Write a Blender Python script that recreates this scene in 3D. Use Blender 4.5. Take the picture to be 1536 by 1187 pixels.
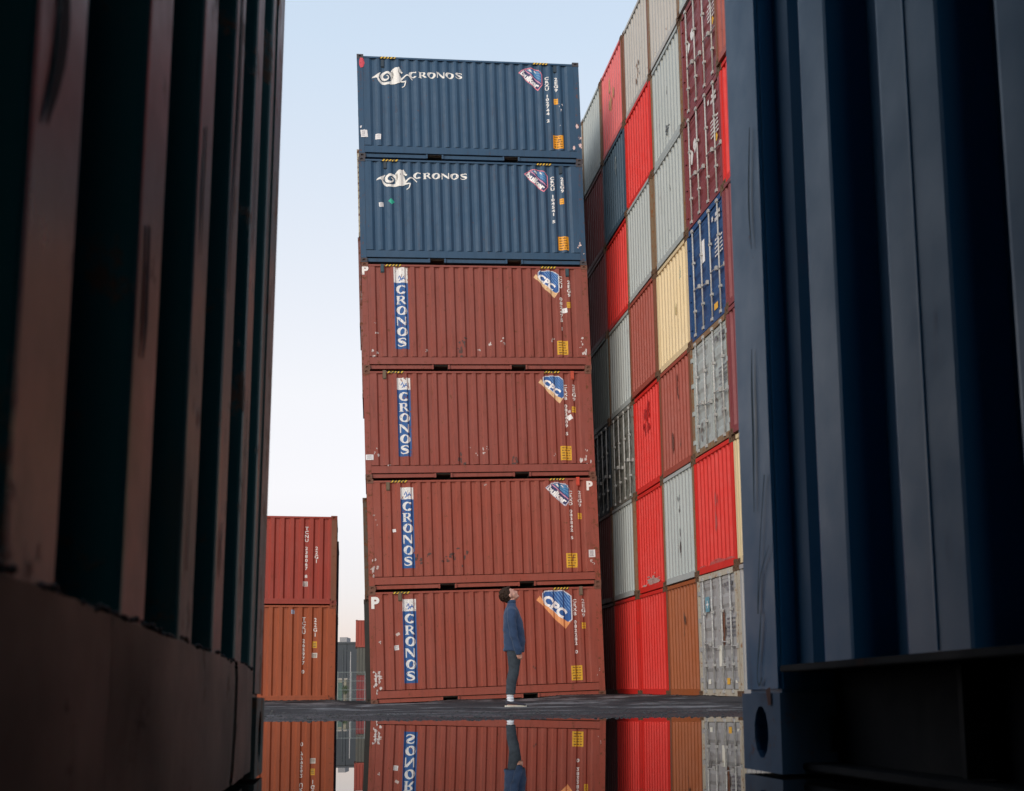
import bpy, bmesh, math, random
from mathutils import Vector, Matrix, noise
R = math.radians
S = bpy.context.scene
for o in list(bpy.data.objects): bpy.data.objects.remove(o)
COL = S.collection
random.seed(7)

# ------------------------------------------------------------------ camera, sky, sun, exposure
CAMZ = 0.112                      # camera just above the puddle; the water surface is z = 0
F, CX, CY, PITCH, ROLL = 1715.2, 809.2, 827.2, 0.1308, 0.0090
cam = bpy.data.objects.new('camera', bpy.data.cameras.new('camera')); COL.objects.link(cam)
cd = cam.data
cd.sensor_width = 36; cd.lens = 36 * F / 1536
cd.shift_x = -(CX - 768) / 1536; cd.shift_y = (CY - 593.5) / 1536
cd.clip_start = 0.05; cd.clip_end = 3000
cam.location = (0, 0, CAMZ)
Rm = Matrix.Rotation(PITCH, 3, 'X') @ Matrix.Rotation(ROLL, 3, 'Y')
cam.rotation_euler = (Rm @ Matrix.Rotation(R(90), 3, 'X')).to_euler()
cd.dof.use_dof = True; cd.dof.focus_distance = 24; cd.dof.aperture_fstop = 14.0
S.camera = cam
S.view_settings.view_transform = 'Standard'; S.view_settings.look = 'None'
S.view_settings.gamma = 1; S.view_settings.use_curve_mapping = False
S.view_settings.exposure = 0.0
S.render.resolution_x = 1024; S.render.resolution_y = 791

SUN_EL, SUN_AZ = 16.0, 208.0        # low sun behind and to the left of the camera (azimuth clockwise from +Y)
world = bpy.data.worlds.new('World'); S.world = world; world.use_nodes = True
nt = world.node_tree; nt.nodes.clear()
sky = nt.nodes.new('ShaderNodeTexSky'); sky.sky_type = 'NISHITA'; sky.sun_disc = False
sky.sun_elevation = R(SUN_EL); sky.sun_rotation = R(SUN_AZ); sky.air_density = 1.0; sky.dust_density = 1.0; sky.ozone_density = 1.2
geo = nt.nodes.new('ShaderNodeTexCoord'); sep = nt.nodes.new('ShaderNodeSeparateXYZ')
nt.links.new(geo.outputs['Generated'], sep.inputs[0])
ramp = nt.nodes.new('ShaderNodeValToRGB')
# thin dusk veil over the clear sky: pale rose at the horizon, pale blue above, all the way round
cr = ramp.color_ramp
stops = [(0.0, (.66, .50, .51)), (.05, (.68, .52, .53)), (.10, (.76, .66, .67)), (.18, (.90, .82, .80)), (.26, (.90, .85, .83)), (.52, (.64, .74, .85)), (.80, (.44, .56, .74))]
cr.elements[0].position, cr.elements[0].color = stops[0][0], (*stops[0][1], 1)
cr.elements[1].position, cr.elements[1].color = stops[-1][0], (*stops[-1][1], 1)
for p_, c_ in stops[1:-1]: cr.elements.new(p_).color = (*c_, 1)
nt.links.new(sep.outputs['Z'], ramp.inputs[0])
bgA = nt.nodes.new('ShaderNodeBackground'); bgA.inputs[1].default_value = 0.05
bgB = nt.nodes.new('ShaderNodeBackground'); bgB.inputs[1].default_value = 0.90
add = nt.nodes.new('ShaderNodeAddShader'); out = nt.nodes.new('ShaderNodeOutputWorld')
nt.links.new(sky.outputs[0], bgA.inputs[0]); nt.links.new(ramp.outputs[0], bgB.inputs[0])
nt.links.new(bgA.outputs[0], add.inputs[0]); nt.links.new(bgB.outputs[0], add.inputs[1]); nt.links.new(add.outputs[0], out.inputs[0])

sun = bpy.data.objects.new('sun', bpy.data.lights.new('sun', 'SUN')); COL.objects.link(sun)
sun.data.energy = 2.0; sun.data.angle = R(50); sun.data.color = (1.0, 0.93, 0.86)
sd = Vector((math.sin(R(SUN_AZ)) * math.cos(R(SUN_EL)), math.cos(R(SUN_AZ)) * math.cos(R(SUN_EL)), math.sin(R(SUN_EL))))
sun.rotation_euler = sd.to_track_quat('Z', 'Y').to_euler()

# ------------------------------------------------------------------ materials
def nodes(name):
    m = bpy.data.materials.new(name); m.use_nodes = True
    n = m.node_tree; n.nodes.clear()
    o = n.nodes.new('ShaderNodeOutputMaterial'); b = n.nodes.new('ShaderNodeBsdfPrincipled')
    n.links.new(b.outputs[0], o.inputs[0])
    return m, n, b, o
def mth(n, op, a, b=None, clamp=False):
    k = n.nodes.new('ShaderNodeMath'); k.operation = op; k.use_clamp = clamp
    for i, v in enumerate((a, b)):
        if v is None: continue
        if isinstance(v, (int, float)): k.inputs[i].default_value = v
        else: n.links.new(v, k.inputs[i])
    return k.outputs[0]
def mix(n, f, a, b, blend='MIX'):
    k = n.nodes.new('ShaderNodeMix'); k.data_type = 'RGBA'; k.blend_type = blend
    for sock, v in ((k.inputs[0], f), (k.inputs[6], a), (k.inputs[7], b)):
        if isinstance(v, (int, float)): sock.default_value = v
        elif isinstance(v, tuple): sock.default_value = (v[0], v[1], v[2], 1)
        else: n.links.new(v, sock)
    return k.outputs[2]
def coords(n, sc=(1, 1, 1), rnd=True):
    tc = n.nodes.new('ShaderNodeTexCoord'); oi = n.nodes.new('ShaderNodeObjectInfo')
    mp = n.nodes.new('ShaderNodeMapping'); mp.inputs['Scale'].default_value = sc
    if rnd:
        va = n.nodes.new('ShaderNodeVectorMath'); va.operation = 'MULTIPLY_ADD'
        cx = n.nodes.new('ShaderNodeCombineXYZ')
        r = mth(n, 'MULTIPLY', oi.outputs['Random'], 37.0)
        for i in range(3): n.links.new(r, cx.inputs[i])
        n.links.new(tc.outputs['Object'], va.inputs[0]); va.inputs[1].default_value = (1, 1, 1); n.links.new(cx.outputs[0], va.inputs[2])
        n.links.new(va.outputs[0], mp.inputs[0])
    else: n.links.new(tc.outputs['Object'], mp.inputs[0])
    return mp.outputs[0]
def nse(n, vec, scale, detail=4, rough=.6):
    k = n.nodes.new('ShaderNodeTexNoise'); k.inputs['Scale'].default_value = scale; k.inputs['Detail'].default_value = detail
    k.inputs['Roughness'].default_value = rough
    n.links.new(vec, k.inputs['Vector']); return k.outputs['Fac']
def rng(n, v, a, b, c=0., d=1.):
    k = n.nodes.new('ShaderNodeMapRange'); n.links.new(v, k.inputs[0])
    for i, x in enumerate((a, b, c, d)): k.inputs[i + 1].default_value = x
    return k.outputs[0]

_paint = {}
def paint(color, rust=.3, rough=.45, fade=.25, dirt=.35, rustcol=(.13, .05, .022), dent=.25, spec=.3):
    """weathered container paint: mottled fading, run-down dirt streaks, rust specks and scabs, shallow dents"""
    key = (color, rust, rough, fade, dirt, rustcol, dent, spec)
    if key in _paint: return _paint[key]
    m, n, b, o = nodes('container_paint')
    v = coords(n); vs = coords(n, (1, 1, .12)); vt = coords(n, (1, 1, .05))
    big = nse(n, v, .9, 5, .6); mid = nse(n, v, 5, 6, .65)
    lum = sum(color) / 3
    faded = tuple(c * .90 + (lum * 1.5 + .02) * .13 for c in color)
    c = mix(n, mth(n, 'MULTIPLY', rng(n, big, .35, .68), fade * 1.6), color, faded)
    dark = tuple(x * .55 for x in color)
    streak = nse(n, vs, 7, 5, .7)
    c = mix(n, mth(n, 'MULTIPLY', rng(n, streak, .5, .75), dirt), c, dark)
    grime = nse(n, vt, 14, 3, .6)
    c = mix(n, mth(n, 'MULTIPLY', rng(n, grime, .56, .74), dirt * .7), c, tuple(.4 * x + .02 for x in color))
    # rust: specks + scabs + runs
    r1 = rng(n, nse(n, v, 9, 8, .72), .70 - .20 * rust, .74 - .17 * rust)
    r2 = mth(n, 'MULTIPLY', rng(n, streak, .62 - .1 * rust, .75), rng(n, mid, .56 - .12 * rust, .66))
    rr = mth(n, 'MULTIPLY', mth(n, 'MAXIMUM', r1, r2), min(1, .45 + rust * .6), True)
    if rust <= 0.0: rr = mth(n, 'MULTIPLY', r1, 0.0)
    rc = mix(n, nse(n, v, 22, 4), tuple(x * .5 for x in rustcol), tuple(x * 1.6 for x in rustcol))
    c = mix(n, rr, c, rc)
    n.links.new(c, b.inputs['Base Color'])
    b.inputs['Specular IOR Level'].default_value = spec
    rg = mth(n, 'ADD', rng(n, mid, .3, .7, rough - .09, rough + .12), mth(n, 'MULTIPLY', rr, .3), True)
    n.links.new(rg, b.inputs['Roughness'])
    bp = n.nodes.new('ShaderNodeBump'); bp.inputs['Strength'].default_value = dent; bp.inputs['Distance'].default_value = .03
    h = mth(n, 'ADD', mth(n, 'MULTIPLY', nse(n, coords(n, (1, 1, .5)), 2.2, 2, .5), 1.0), mth(n, 'MULTIPLY', rr, .06))
    h = mth(n, 'ADD', h, mth(n, 'MULTIPLY', nse(n, v, 60, 3), .012))
    n.links.new(h, bp.inputs['Height']); n.links.new(bp.outputs[0], b.inputs['Normal'])
    _paint[key] = m; return m
_dec = {}
def print_mat(color, wear=.2, rough=.5, name='printed_film'):
    """flat print that has flaked off in places"""
    key = (color, wear, rough)
    if key in _dec: return _dec[key]
    m, n, b, o = nodes(name)
    v = coords(n)
    c = mix(n, mth(n, 'MULTIPLY', nse(n, v, 6, 4), .35), color, tuple(x * .75 for x in color))
    n.links.new(c, b.inputs['Base Color']); b.inputs['Roughness'].default_value = rough
    if wear > 0:
        t = n.nodes.new('ShaderNodeBsdfTransparent'); ms = n.nodes.new('ShaderNodeMixShader')
        k = rng(n, nse(n, coords(n, (2, 2, .8)), 9, 7, .75), .66 - .2 * wear, .69 - .2 * wear)
        n.links.new(k, ms.inputs[0]); n.links.new(b.outputs[0], ms.inputs[1]); n.links.new(t.outputs[0], ms.inputs[2])
        n.links.new(ms.outputs[0], o.inputs[0])
    _dec[key] = m; return m
def plain(name, color, rough=.6, metal=0., var=.3, scale=8, bump=0.):
    m, n, b, o = nodes(name)
    v = coords(n)
    f = nse(n, v, scale, 5)
    c = mix(n, rng(n, f, .3, .7), tuple(x * (1 - var) for x in color), tuple(x * (1 + var * .6) for x in color))
    n.links.new(c, b.inputs['Base Color']); b.inputs['Roughness'].default_value = rough; b.inputs['Metallic'].default_value = metal
    if bump:
        bp = n.nodes.new('ShaderNodeBump'); bp.inputs['Strength'].default_value = bump; bp.inputs['Distance'].default_value = .01
        n.links.new(f, bp.inputs['Height']); n.links.new(bp.outputs[0], b.inputs['Normal'])
    return m
M_GALV = plain('galvanised_steel', (.44, .44, .42), .5, .1, .3, 20)
M_RUBBER = plain('door_gasket_rubber', (.012, .012, .013), .7)
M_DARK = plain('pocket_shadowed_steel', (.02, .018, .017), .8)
M_FLOOR = plain('container_floor', (.06, .045, .03), .8)
WHITE = (.78, .78, .76)

# ------------------------------------------------------------------ mesh helpers
class MB:
    def __init__(s): s.v = []; s.f = []
    def box(s, x0, x1, y0, y1, z0, z1):
        b = len(s.v)
        s.v += [(x, y, z) for z in (z0, z1) for y in (y0, y1) for x in (x0, x1)]
        s.f += [tuple(b + i for i in q) for q in ((0, 2, 3, 1), (4, 5, 7, 6), (0, 1, 5, 4), (2, 6, 7, 3), (0, 4, 6, 2), (1, 3, 7, 5))]
        return s
    def tube(s, p, q, r, seg=8, r2=None):
        p = Vector(p); q = Vector(q); d = (q - p).normalized()
        a = d.orthogonal().normalized(); c = d.cross(a); b = len(s.v); r2 = r if r2 is None else r2
        for P, rr in ((p, r), (q, r2)):
            for i in range(seg):
                t = 2 * math.pi * i / seg; s.v.append(tuple(P + a * (math.cos(t) * rr) + c * (math.sin(t) * rr)))
        for i in range(seg): j = (i + 1) % seg; s.f.append((b + i, b + j, b + seg + j, b + seg + i))
        s.f.append(tuple(b + i for i in reversed(range(seg)))); s.f.append(tuple(b + seg + i for i in range(seg)))
        return s
    def strip(s, pts, u0, u1, mk, flip=False):
        """extrude a profile list of (t, depth) between u0 and u1; mk(t, depth, u) -> xyz"""
        b = len(s.v)
        for t, d in pts: s.v += [mk(t, d, u0), mk(t, d, u1)]
        for i in range(len(pts) - 1):
            a = b + 2 * i; q = (a, a + 2, a + 3, a + 1); s.f.append(q[::-1] if flip else q)
        return s
    def mesh(s, name, bevel=0.0, smooth=False):
        me = bpy.data.meshes.new(name); me.from_pydata(s.v, [], s.f); me.update()
        if bevel:
            bm = bmesh.new(); bm.from_mesh(me)
            ed = [e for e in bm.edges if len(e.link_faces) == 2 and e.calc_face_angle(0) > .6]
            bmesh.ops.bevel(bm, geom=ed, offset=bevel, segments=2, affect='EDGES', clamp_overlap=True)
            bm.to_mesh(me); bm.free()
        if smooth:
            for p in me.polygons: p.use_smooth = True
        return me
def put(name, me, mat, parent=None, loc=None):
    if not me.materials: me.materials.append(mat)
    o = bpy.data.objects.new(name, me); COL.objects.link(o)
    o.material_slots[0].link = 'OBJECT'; o.material_slots[0].material = mat
    if parent: o.parent = parent
    if loc: o.location = loc
    return o
def thing(name, label, cat, group=None, loc=(0, 0, 0), rot=(0, 0, 0)):
    o = bpy.data.objects.new(name, None); COL.objects.link(o); o.empty_display_size = .3
    o.location = loc; o.rotation_euler = rot; o['label'] = label; o['category'] = cat
    if group: o['group'] = group
    return o
_mc = {}
def cached(key, fn):
    if key not in _mc: _mc[key] = fn()
    return _mc[key]

# ------------------------------------------------------------------ container geometry (local: x length, y width away, z up)
def profile(a, b, per, outer, inner, rnd=0, fr=(.17, .335)):
    """corrugation break points (t, depth) from a to b; starts and ends on the outer plane"""
    n = max(1, round((b - a) / per)); p = (b - a) / n; pts = [(a, outer)]
    for i in range(n):
        s = a + i * p
        pts += [(s + p * fr[0], outer), (s + p * fr[1], inner), (s + p * (1 - fr[1]), inner), (s + p * (1 - fr[0]), outer)]
    pts.append((b, outer))
    if not rnd: return pts
    outp = [pts[0]]
    for i in range(1, len(pts) - 1):
        P, Q, T = Vector(pts[i - 1]), Vector(pts[i]), Vector(pts[i + 1])
        a1 = Q + (P - Q).normalized() * rnd; a2 = Q + (T - Q).normalized() * rnd
        for k in range(4):
            t = k / 3; outp.append(tuple((1 - t) ** 2 * a1 + 2 * t * (1 - t) * Q + t * t * a2))
    outp.append(pts[-1]); return outp
def profile_fg(a, b, c0, per, of, outer, inner, rnd=.006):
    """end-wall ribs with wide outer flats centred on c0 + k * per"""
    pts = [(a, outer)]; k = -12
    h = per * of / 2; sl = per * .13
    while True:
        c = c0 + k * per; k += 1
        if c - per / 2 + .02 > b: break
        for t, d in ((c - h - sl, inner), (c - h, outer), (c + h, outer), (c + h + sl, inner)):
            if a + .008 < t < b - .008: pts.append((t, d))
    if pts[-1][1] == inner: pts.append((b - .004, outer))
    if pts[1][1] == inner: pts.insert(1, (a + .004, outer)) 
    pts.append((b, outer))
    outp = [pts[0]]
    for i in range(1, len(pts) - 1):
        P, Q, T = Vector(pts[i - 1]), Vector(pts[i]), Vector(pts[i + 1])
        r1 = min(rnd, (P - Q).length * .45); r2 = min(rnd, (T - Q).length * .45)
        if r1 < 1e-5 or r2 < 1e-5: outp.append(tuple(Q)); continue
        a1 = Q + (P - Q).normalized() * r1; a2 = Q + (T - Q).normalized() * r2
        for j in range(4):
            t = j / 3; outp.append(tuple((1 - t) ** 2 * a1 + 2 * t * (1 - t) * Q + t * t * a2))
    outp.append(pts[-1]); return outp
def casting_mesh():
    """ISO corner casting 178 x 162 x 118 mm with oval holes sunk in its faces"""
    bm = bmesh.new(); X, Y, Z = .178, .162, .118
    def face(o, u, v, n, w, h, hw, hh):
        o, u, v, n = map(Vector, (o, u, v, n)); c = o + u * w / 2 + v * h / 2; N = 12
        out = []; inn = []; dep = []
        for i in range(N):
            t = 2 * math.pi * (i + .5) / N; ct, st = math.cos(t), math.sin(t)
            k = 1 / max(abs(ct), abs(st)); out.append(bm.verts.new(c + u * ct * k * w / 2 + v * st * k * h / 2))
            inn.append(bm.verts.new(c + u * ct * hw + v * st * hh)); dep.append(bm.verts.new(c + u * ct * hw + v * st * hh - n * .03))
        for i in range(N):
            j = (i + 1) % N
            bm.faces.new((out[i], out[j], inn[j], inn[i])); bm.faces.new((inn[i], inn[j], dep[j], dep[i]))
        bm.faces.new(dep)
        co = [o, o + u * w, o + u * w + v * h, o + v * h]
    face((0, 0, 0), (1, 0, 0), (0, 0, 1), (0, -1, 0), X, Z, .042, .030)
    face((0, Y, 0), (1, 0, 0), (0, 0, 1), (0, 1, 0), X, Z, .042, .030)
    face((0, 0, 0), (0, 1, 0), (0, 0, 1), (-1, 0, 0), Y, Z, .030, .040)
    face((X, 0, 0), (0, 1, 0), (0, 0, 1), (1, 0, 0), Y, Z, .030, .040)
    face((0, 0, 0), (1, 0, 0), (0, 1, 0), (0, 0, -1), X, Y, .055, .032)
    face((0, 0, Z), (1, 0, 0), (0, 1, 0), (0, 0, 1), X, Y, .055, .032)
    bmesh.ops.remove_doubles(bm, verts=bm.verts, dist=.0015)
    bmesh.ops.recalc_face_normals(bm, faces=bm.faces)
    me = bpy.data.meshes.new('corner_casting'); bm.to_mesh(me); bm.free(); return me

SIDE_A = .30                       # the side corrugation starts this far from each end
WIDE = (.10, .38)
def side_surface(L, std=False, wide=False):
    pts = profile(SIDE_A if not std else .17, L - (SIDE_A if not std else .17), .262 if not std else .278, .012, .056 if wide else .054, fr=WIDE if wide else (.17, .335))
    def y(x):
        if x <= pts[0][0]: return -.003 if x < .16 else .012
        if x >= pts[-1][0]: return -.003 if x > L - .16 else .012
        for (a, d), (b, e) in zip(pts, pts[1:]):
            if a <= x <= b and b > a: return d + (e - d) * (x - a) / (b - a)
        return .012
    return y, [p[0] for p in pts] + [.16, L - .16]

MADE = []
def container(label, loc, rot, color, H=2.591, L=6.058, W=2.438, kind='std', end='corr', group=None, rust=.3, post=None,
              rough=.45, fade=.25, dirt=.35, fine=False, far_end='corr', sill='rail', doorpost=None, name='shipping_container', dent=.25, detail=True, spec=.3, pockets=True, castmat=None, wide=False):
    root = thing(name, label, 'shipping container', group, loc, rot); MADE.append(root)
    pm = paint(color, rust, rough, fade, dirt, dent=dent, spec=spec)
    postm = post or paint(color, min(1, rust + .25), rough, fade, dirt, dent=.1, spec=spec)
    castm = castmat or paint(tuple(.6 * c + .4 * r for c, r in zip(color, (.06, .035, .025))), min(1, rust + .5), .6, fade, dirt, dent=.1)
    hi = kind == 'bulk'
    zb = .352 if hi else .165; zt = H - .075
    sa = SIDE_A if hi else .17; per = .262 if hi else .278
    key = (kind, round(H, 3), L, W, wide)
    # castings
    cm = cached('casting', casting_mesh)
    for x in (-.002, L - .176):
        for y in (-.002, W - .16):
            for z in (0, H - .118):
                c = put('corner_casting', cm, castm, root, (x, y, z))
    # posts
    pw = .145 if fine else .11
    pmsh = cached(('post', H, pw), lambda: MB().box(0, .155, 0, pw, .118, H - .118).mesh('corner_post', .006))
    for x in (.003, L - .158):
        for y in (.003, W - .003 - pw):
            put('corner_post', pmsh, postm, root, (x, y, 0))
    # side panels
    zt = H - (.095 if H > 2.89 else .075); pts = profile(sa, L - sa, per, .012, .056 if wide else .054, fr=WIDE if wide else (.17, .335))
    full = [(.15, .012)] + pts + [(L - .15, .012)]
    if H not in _mc: pass
    put('side_panel', cached(('sf',) + key, lambda: MB().strip(full, zb, zt, lambda t, d, u: (t, d, u)).mesh('side_panel')), pm, root)
    put('side_panel', cached(('sb',) + key, lambda: MB().strip(full, zb, zt, lambda t, d, u: (t, W - d, u), True).mesh('side_panel')), pm, root)
    # rails
    tr = cached(('tr', H, L), lambda: MB().box(.176, L - .176, 0, .06, H - (.10 if H > 2.89 else .082), H - (.048 if H > 2.89 else .028)).mesh('top_side_rail', .004))
    put('top_side_rail', tr, pm, root, (0, .002, 0)); put('top_side_rail', tr, pm, root, (0, W - .062, 0))
    fp = (1.83, 2.20, 3.90, 4.27) if hi else (1.90, 2.26, 3.80, 4.16)
    zr = .125 if hi else .10
    def rail():
        m = MB(); xs = [.176, fp[0], fp[1], fp[2], fp[3], L - .176]
        for i in ((0, 2, 4) if pockets else range(5)): m.box(xs[i], xs[i + 1], 0, .1, .03 if hi else .016, zr)
        if not hi: m.box(.176, L - .176, -.003, .1, zr, .165)
        return m.mesh('bottom_side_rail', .004)
    def plate(): return MB().box(.158, L - .158, 0, .07, .146, .334).mesh('sill_plate', .004)
    for y, s in ((.045 if hi else .012, 1), (W - (.045 if hi else .012), -1)):
        o = put('bottom_side_rail', cached(('br', s, pockets) + key, rail), pm, root, (0, y, 0)); 
        if s < 0: o.rotation_euler = (0, 0, math.pi); o.location = (L, y, 0)
        if hi:
            o = put('sill_plate', cached(('pl',) + key, plate), pm, root, (0, .006, 0))
            if s < 0: o.rotation_euler = (0, 0, math.pi); o.location = (L, W - .006, 0)
    # forklift pockets run right through: two side cheeks and a roof plate each
    for a, b in (((fp[0], fp[1]), (fp[2], fp[3])) if pockets else ()):
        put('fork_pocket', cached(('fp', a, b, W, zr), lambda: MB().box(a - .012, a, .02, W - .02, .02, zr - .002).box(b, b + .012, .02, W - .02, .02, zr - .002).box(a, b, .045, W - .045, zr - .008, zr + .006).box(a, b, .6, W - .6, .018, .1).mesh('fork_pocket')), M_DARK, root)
        if hi:
            for s in (a - .05, b + .004): put('pocket_bracket', cached(('pb', s), lambda: MB().box(s, s + .046, .004, .05, .014, .128).mesh('pocket_bracket', .003)), pm, root)
    put('roof', cached(('roof',) + key, lambda: MB().strip(profile(.1, L - .1, .21, H - .03, H - .045), .05, W - .05, lambda t, d, u: (t, u, d)).mesh('roof')), pm, root)
    put('underfloor', cached(('uf',) + key, lambda: MB().box(.12, L - .12, .1, W - .1, .1, .16).mesh('underfloor')), M_FLOOR, root)
    for side, style in ((0, end), (1, far_end)):
        def P(m_, nm, mt, par=None):
            o = put(nm, m_, mt, par or root)
            if side and (par is None or par is root):
                o.rotation_euler = (0, 0, math.pi); o.location = (L, W, 0)
            return o
        if style == 'corr':
            ep = [(.11, .02)] + profile(.16, W - .16, .232, .02, .072) + [(W - .11, .02)]
            if fine == 'L': ep = [(.11, .006)] + profile_fg(.16, W - .16, .150, .245, .36, .006, .052) + [(W - .11, .006)]
            if fine == 'R':
                fl = [(.300, .385), (.535, .672), (.785, .915), (1.05, 1.18), (1.31, 1.44), (1.57, 1.70), (1.83, 1.96), (2.09, 2.18)]
                ep = [(.13, .01), (W - fl[-1][1] - .05, .01), (W - fl[-1][1] - .035, .03)]
                for a_, b_ in reversed(fl): ep += [(W - b_ - .033, .056), (W - b_ - .003, .0115), (W - b_ + .003, .01), (W - a_ - .003, .01), (W - a_ + .003, .0115), (W - a_ + .033, .056)]
                ep += [(W - .215, .056), (W - .19, .040), (W - .17, .036), (W - .14, .03)]
            zb2 = .155
            P(cached(('end', fine, H, W), lambda: MB().strip(ep, zb2, H - .10, lambda t, d, u: (d, t, u), True).mesh('end_panel', smooth=False)), 'end_panel', pm)
            P(cached(('hd', H, W), lambda: MB().box(.0, .06, .155, W - .155, H - .105, H - .02).mesh('end_header', .004)), 'end_header', pm)
            if sill == 'rail':
                P(cached(('sl', W), lambda: MB().box(.0, .09, .16, W - .16, .016, .157).mesh('end_sill', .004)), 'end_sill', pm)
        else:
            put('end_header', cached(('dh', H, W), lambda: MB().box(.0, .09, .155, W - .155, H - .13, H - .012).mesh('door_header', .004)), postm, root) if not side else None
            P(cached(('ds', W), lambda: MB().box(.0, .09, .16, W - .16, .016, .15).mesh('door_sill', .004)), 'end_sill', postm)
            leafw = (W - .2) / 2
            for k in (0, 1):
                y0 = .105 + k * leafw; y1 = y0 + leafw - .012
                def leaf(y0=y0, y1=y1):
                    m = MB(); fr = .07; z0, z1 = .16, H - .14
                    m.box(.03, .07, y0, y0 + fr, z0, z1).box(.03, .07, y1 - fr, y1, z0, z1).box(.03, .07, y0 + fr, y1 - fr, z0, z0 + fr).box(.03, .07, y0 + fr, y1 - fr, z1 - fr, z1)
                    m.strip(profile(z0 + fr, z1 - fr, .44, .038, .068), y0 + fr, y1 - fr, lambda t, d, u: (d, u, t))
                    return m.mesh('door')
                d = P(cached(('leaf', k, H, W), leaf), 'door', pm)
                for fy in (.24, .72):
                    yy = y0 + leafw * fy
                    lb = put('locking_bar', cached(('bar', H), lambda: MB().tube((0, 0, .09), (0, 0, H - .07), .019, 8).mesh('locking_bar', smooth=True)), M_GALV, d, (.0, yy, 0))
                    for kz in (.078, H - .14): put('cam_keeper', cached('keep', lambda: MB().box(-.03, .03, -.05, .05, 0, .07).mesh('cam_keeper', .004)), M_GALV, d, (.0, yy, kz))
                    for kz in (.62, 1.72): put('bar_bracket', cached('brk', lambda: MB().box(-.022, .035, -.045, .045, 0, .06).mesh('bar_bracket', .004)), M_GALV, d, (.0, yy, kz))
                    hz = 1.02 if fy < .5 else 1.12
                    put('door_handle', cached(('hand',), lambda: MB().tube((-.012, 0, 0), (-.012, -.34, -.02), .013, 6).box(-.02, .03, -.37, -.30, -.06, .03).mesh('door_handle')), M_GALV, d, (-.005, yy, hz))
                yh = y0 - .012 if k == 0 else y1 + .0
                for hz in (.35, 1.0, 1.62, 2.2 if H < 2.7 else 2.4):
                    put('hinge', cached(('hinge',), lambda: MB().box(-.004, .06, -.05, .06, -.05, .05).mesh('hinge', .004)), pm, d, (0.0, yh, hz))
            P(cached(('gasket', H, W), lambda: MB().box(.072, .085, .09, W - .09, .15, H - .13).mesh('door_gasket')), 'door_gasket', M_RUBBER)
    root['_sk'] = 0; del root['_sk']
    return root

# ------------------------------------------------------------------ flat print that follows the corrugation
def bm_obj(bm, name, mat, parent):
    me = bpy.data.meshes.new(name); bm.to_mesh(me); bm.free()
    return put(name, me, mat, parent)
def stuffed(o): o['kind'] = 'stuff'; return o
def drape(bm, surf, breaks, lift=.003):
    xs = [v.co.x for v in bm.verts]
    if not xs: return
    lo, hi = min(xs), max(xs)
    for b in sorted(set(round(b, 5) for b in breaks)):
        if lo < b < hi: bmesh.ops.bisect_plane(bm, geom=bm.verts[:] + bm.edges[:] + bm.faces[:], plane_co=(b, 0, 0), plane_no=(1, 0, 0), dist=1e-6)
    for v in bm.verts: v.co.y = surf(v.co.x) - lift - v.co.y
def poly_bm(polys, lift_each=.0):
    bm = bmesh.new()
    for i, p in enumerate(polys):
        vs = [bm.verts.new((x, i * lift_each, z)) for x, z in p]
        try: bm.faces.new(vs)
        except ValueError: pass
    bmesh.ops.triangulate(bm, faces=bm.faces[:])
    return bm
STUFF = {'paint_scrape', 'grime_patch', 'placard_print', 'sticker_print', 'sign_print', 'height_warning_stripe', 'emblem_stripe', 'emblem_peak', 'crest_print', 'door_lettering', 'worn_patch', 'rust_patch', 'rust_stain', 'paint_mark', 'door_logo', 'sign_mark', 'white_sticker', 'paint_scratch', 'rust_chip'}
def flatprint(name, polys, mat, parent, surf, breaks, lift=.003, lift_each=.00006, label=None):
    bm = poly_bm(polys, lift_each); drape(bm, surf, breaks, lift)
    o = bm_obj(bm, name, mat, parent)
    if label: o['label'] = label
    if name in STUFF: o['kind'] = 'stuff'
    return o
def text_bm(body, size, bold=.0, spacing=1.0, line=1.0, align='LEFT'):
    cu = bpy.data.curves.new('t', 'FONT'); cu.body = body; cu.size = size; cu.offset = bold * size; cu.space_character = spacing; cu.space_line = line; cu.align_x = align; cu.resolution_u = 3
    ob = bpy.data.objects.new('t', cu); COL.objects.link(ob); bpy.context.view_layer.update()
    me = bpy.data.meshes.new_from_object(ob.evaluated_get(bpy.context.evaluated_depsgraph_get()))
    bpy.data.objects.remove(ob); bpy.data.curves.remove(cu)
    bm = bmesh.new(); bm.from_mesh(me); bpy.data.meshes.remove(me)
    for v in bm.verts: v.co = Vector((v.co.x, 0, v.co.y))
    return bm
def xform(bm, ox, oz, ang=0, sx=1, sz=1):
    c, s = math.cos(ang), math.sin(ang)
    for v in bm.verts:
        x, z = v.co.x * sx, v.co.z * sz; v.co.x = ox + c * x - s * z; v.co.z = oz + s * x + c * z
    return bm
def rect(x0, x1, z0, z1): return [(x0, z0), (x1, z0), (x1, z1), (x0, z1)]
def blob(cx, cz, rx, rz, n=11, rag=.45):
    ph = random.random() * 6; return [(cx + math.cos(t) * rx * (1 + rag * (random.random() - .5) * 2), cz + math.sin(t) * rz * (1 + rag * (random.random() - .5) * 2)) for t in (2 * math.pi * i / n + ph * .01 for i in range(n))]
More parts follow.
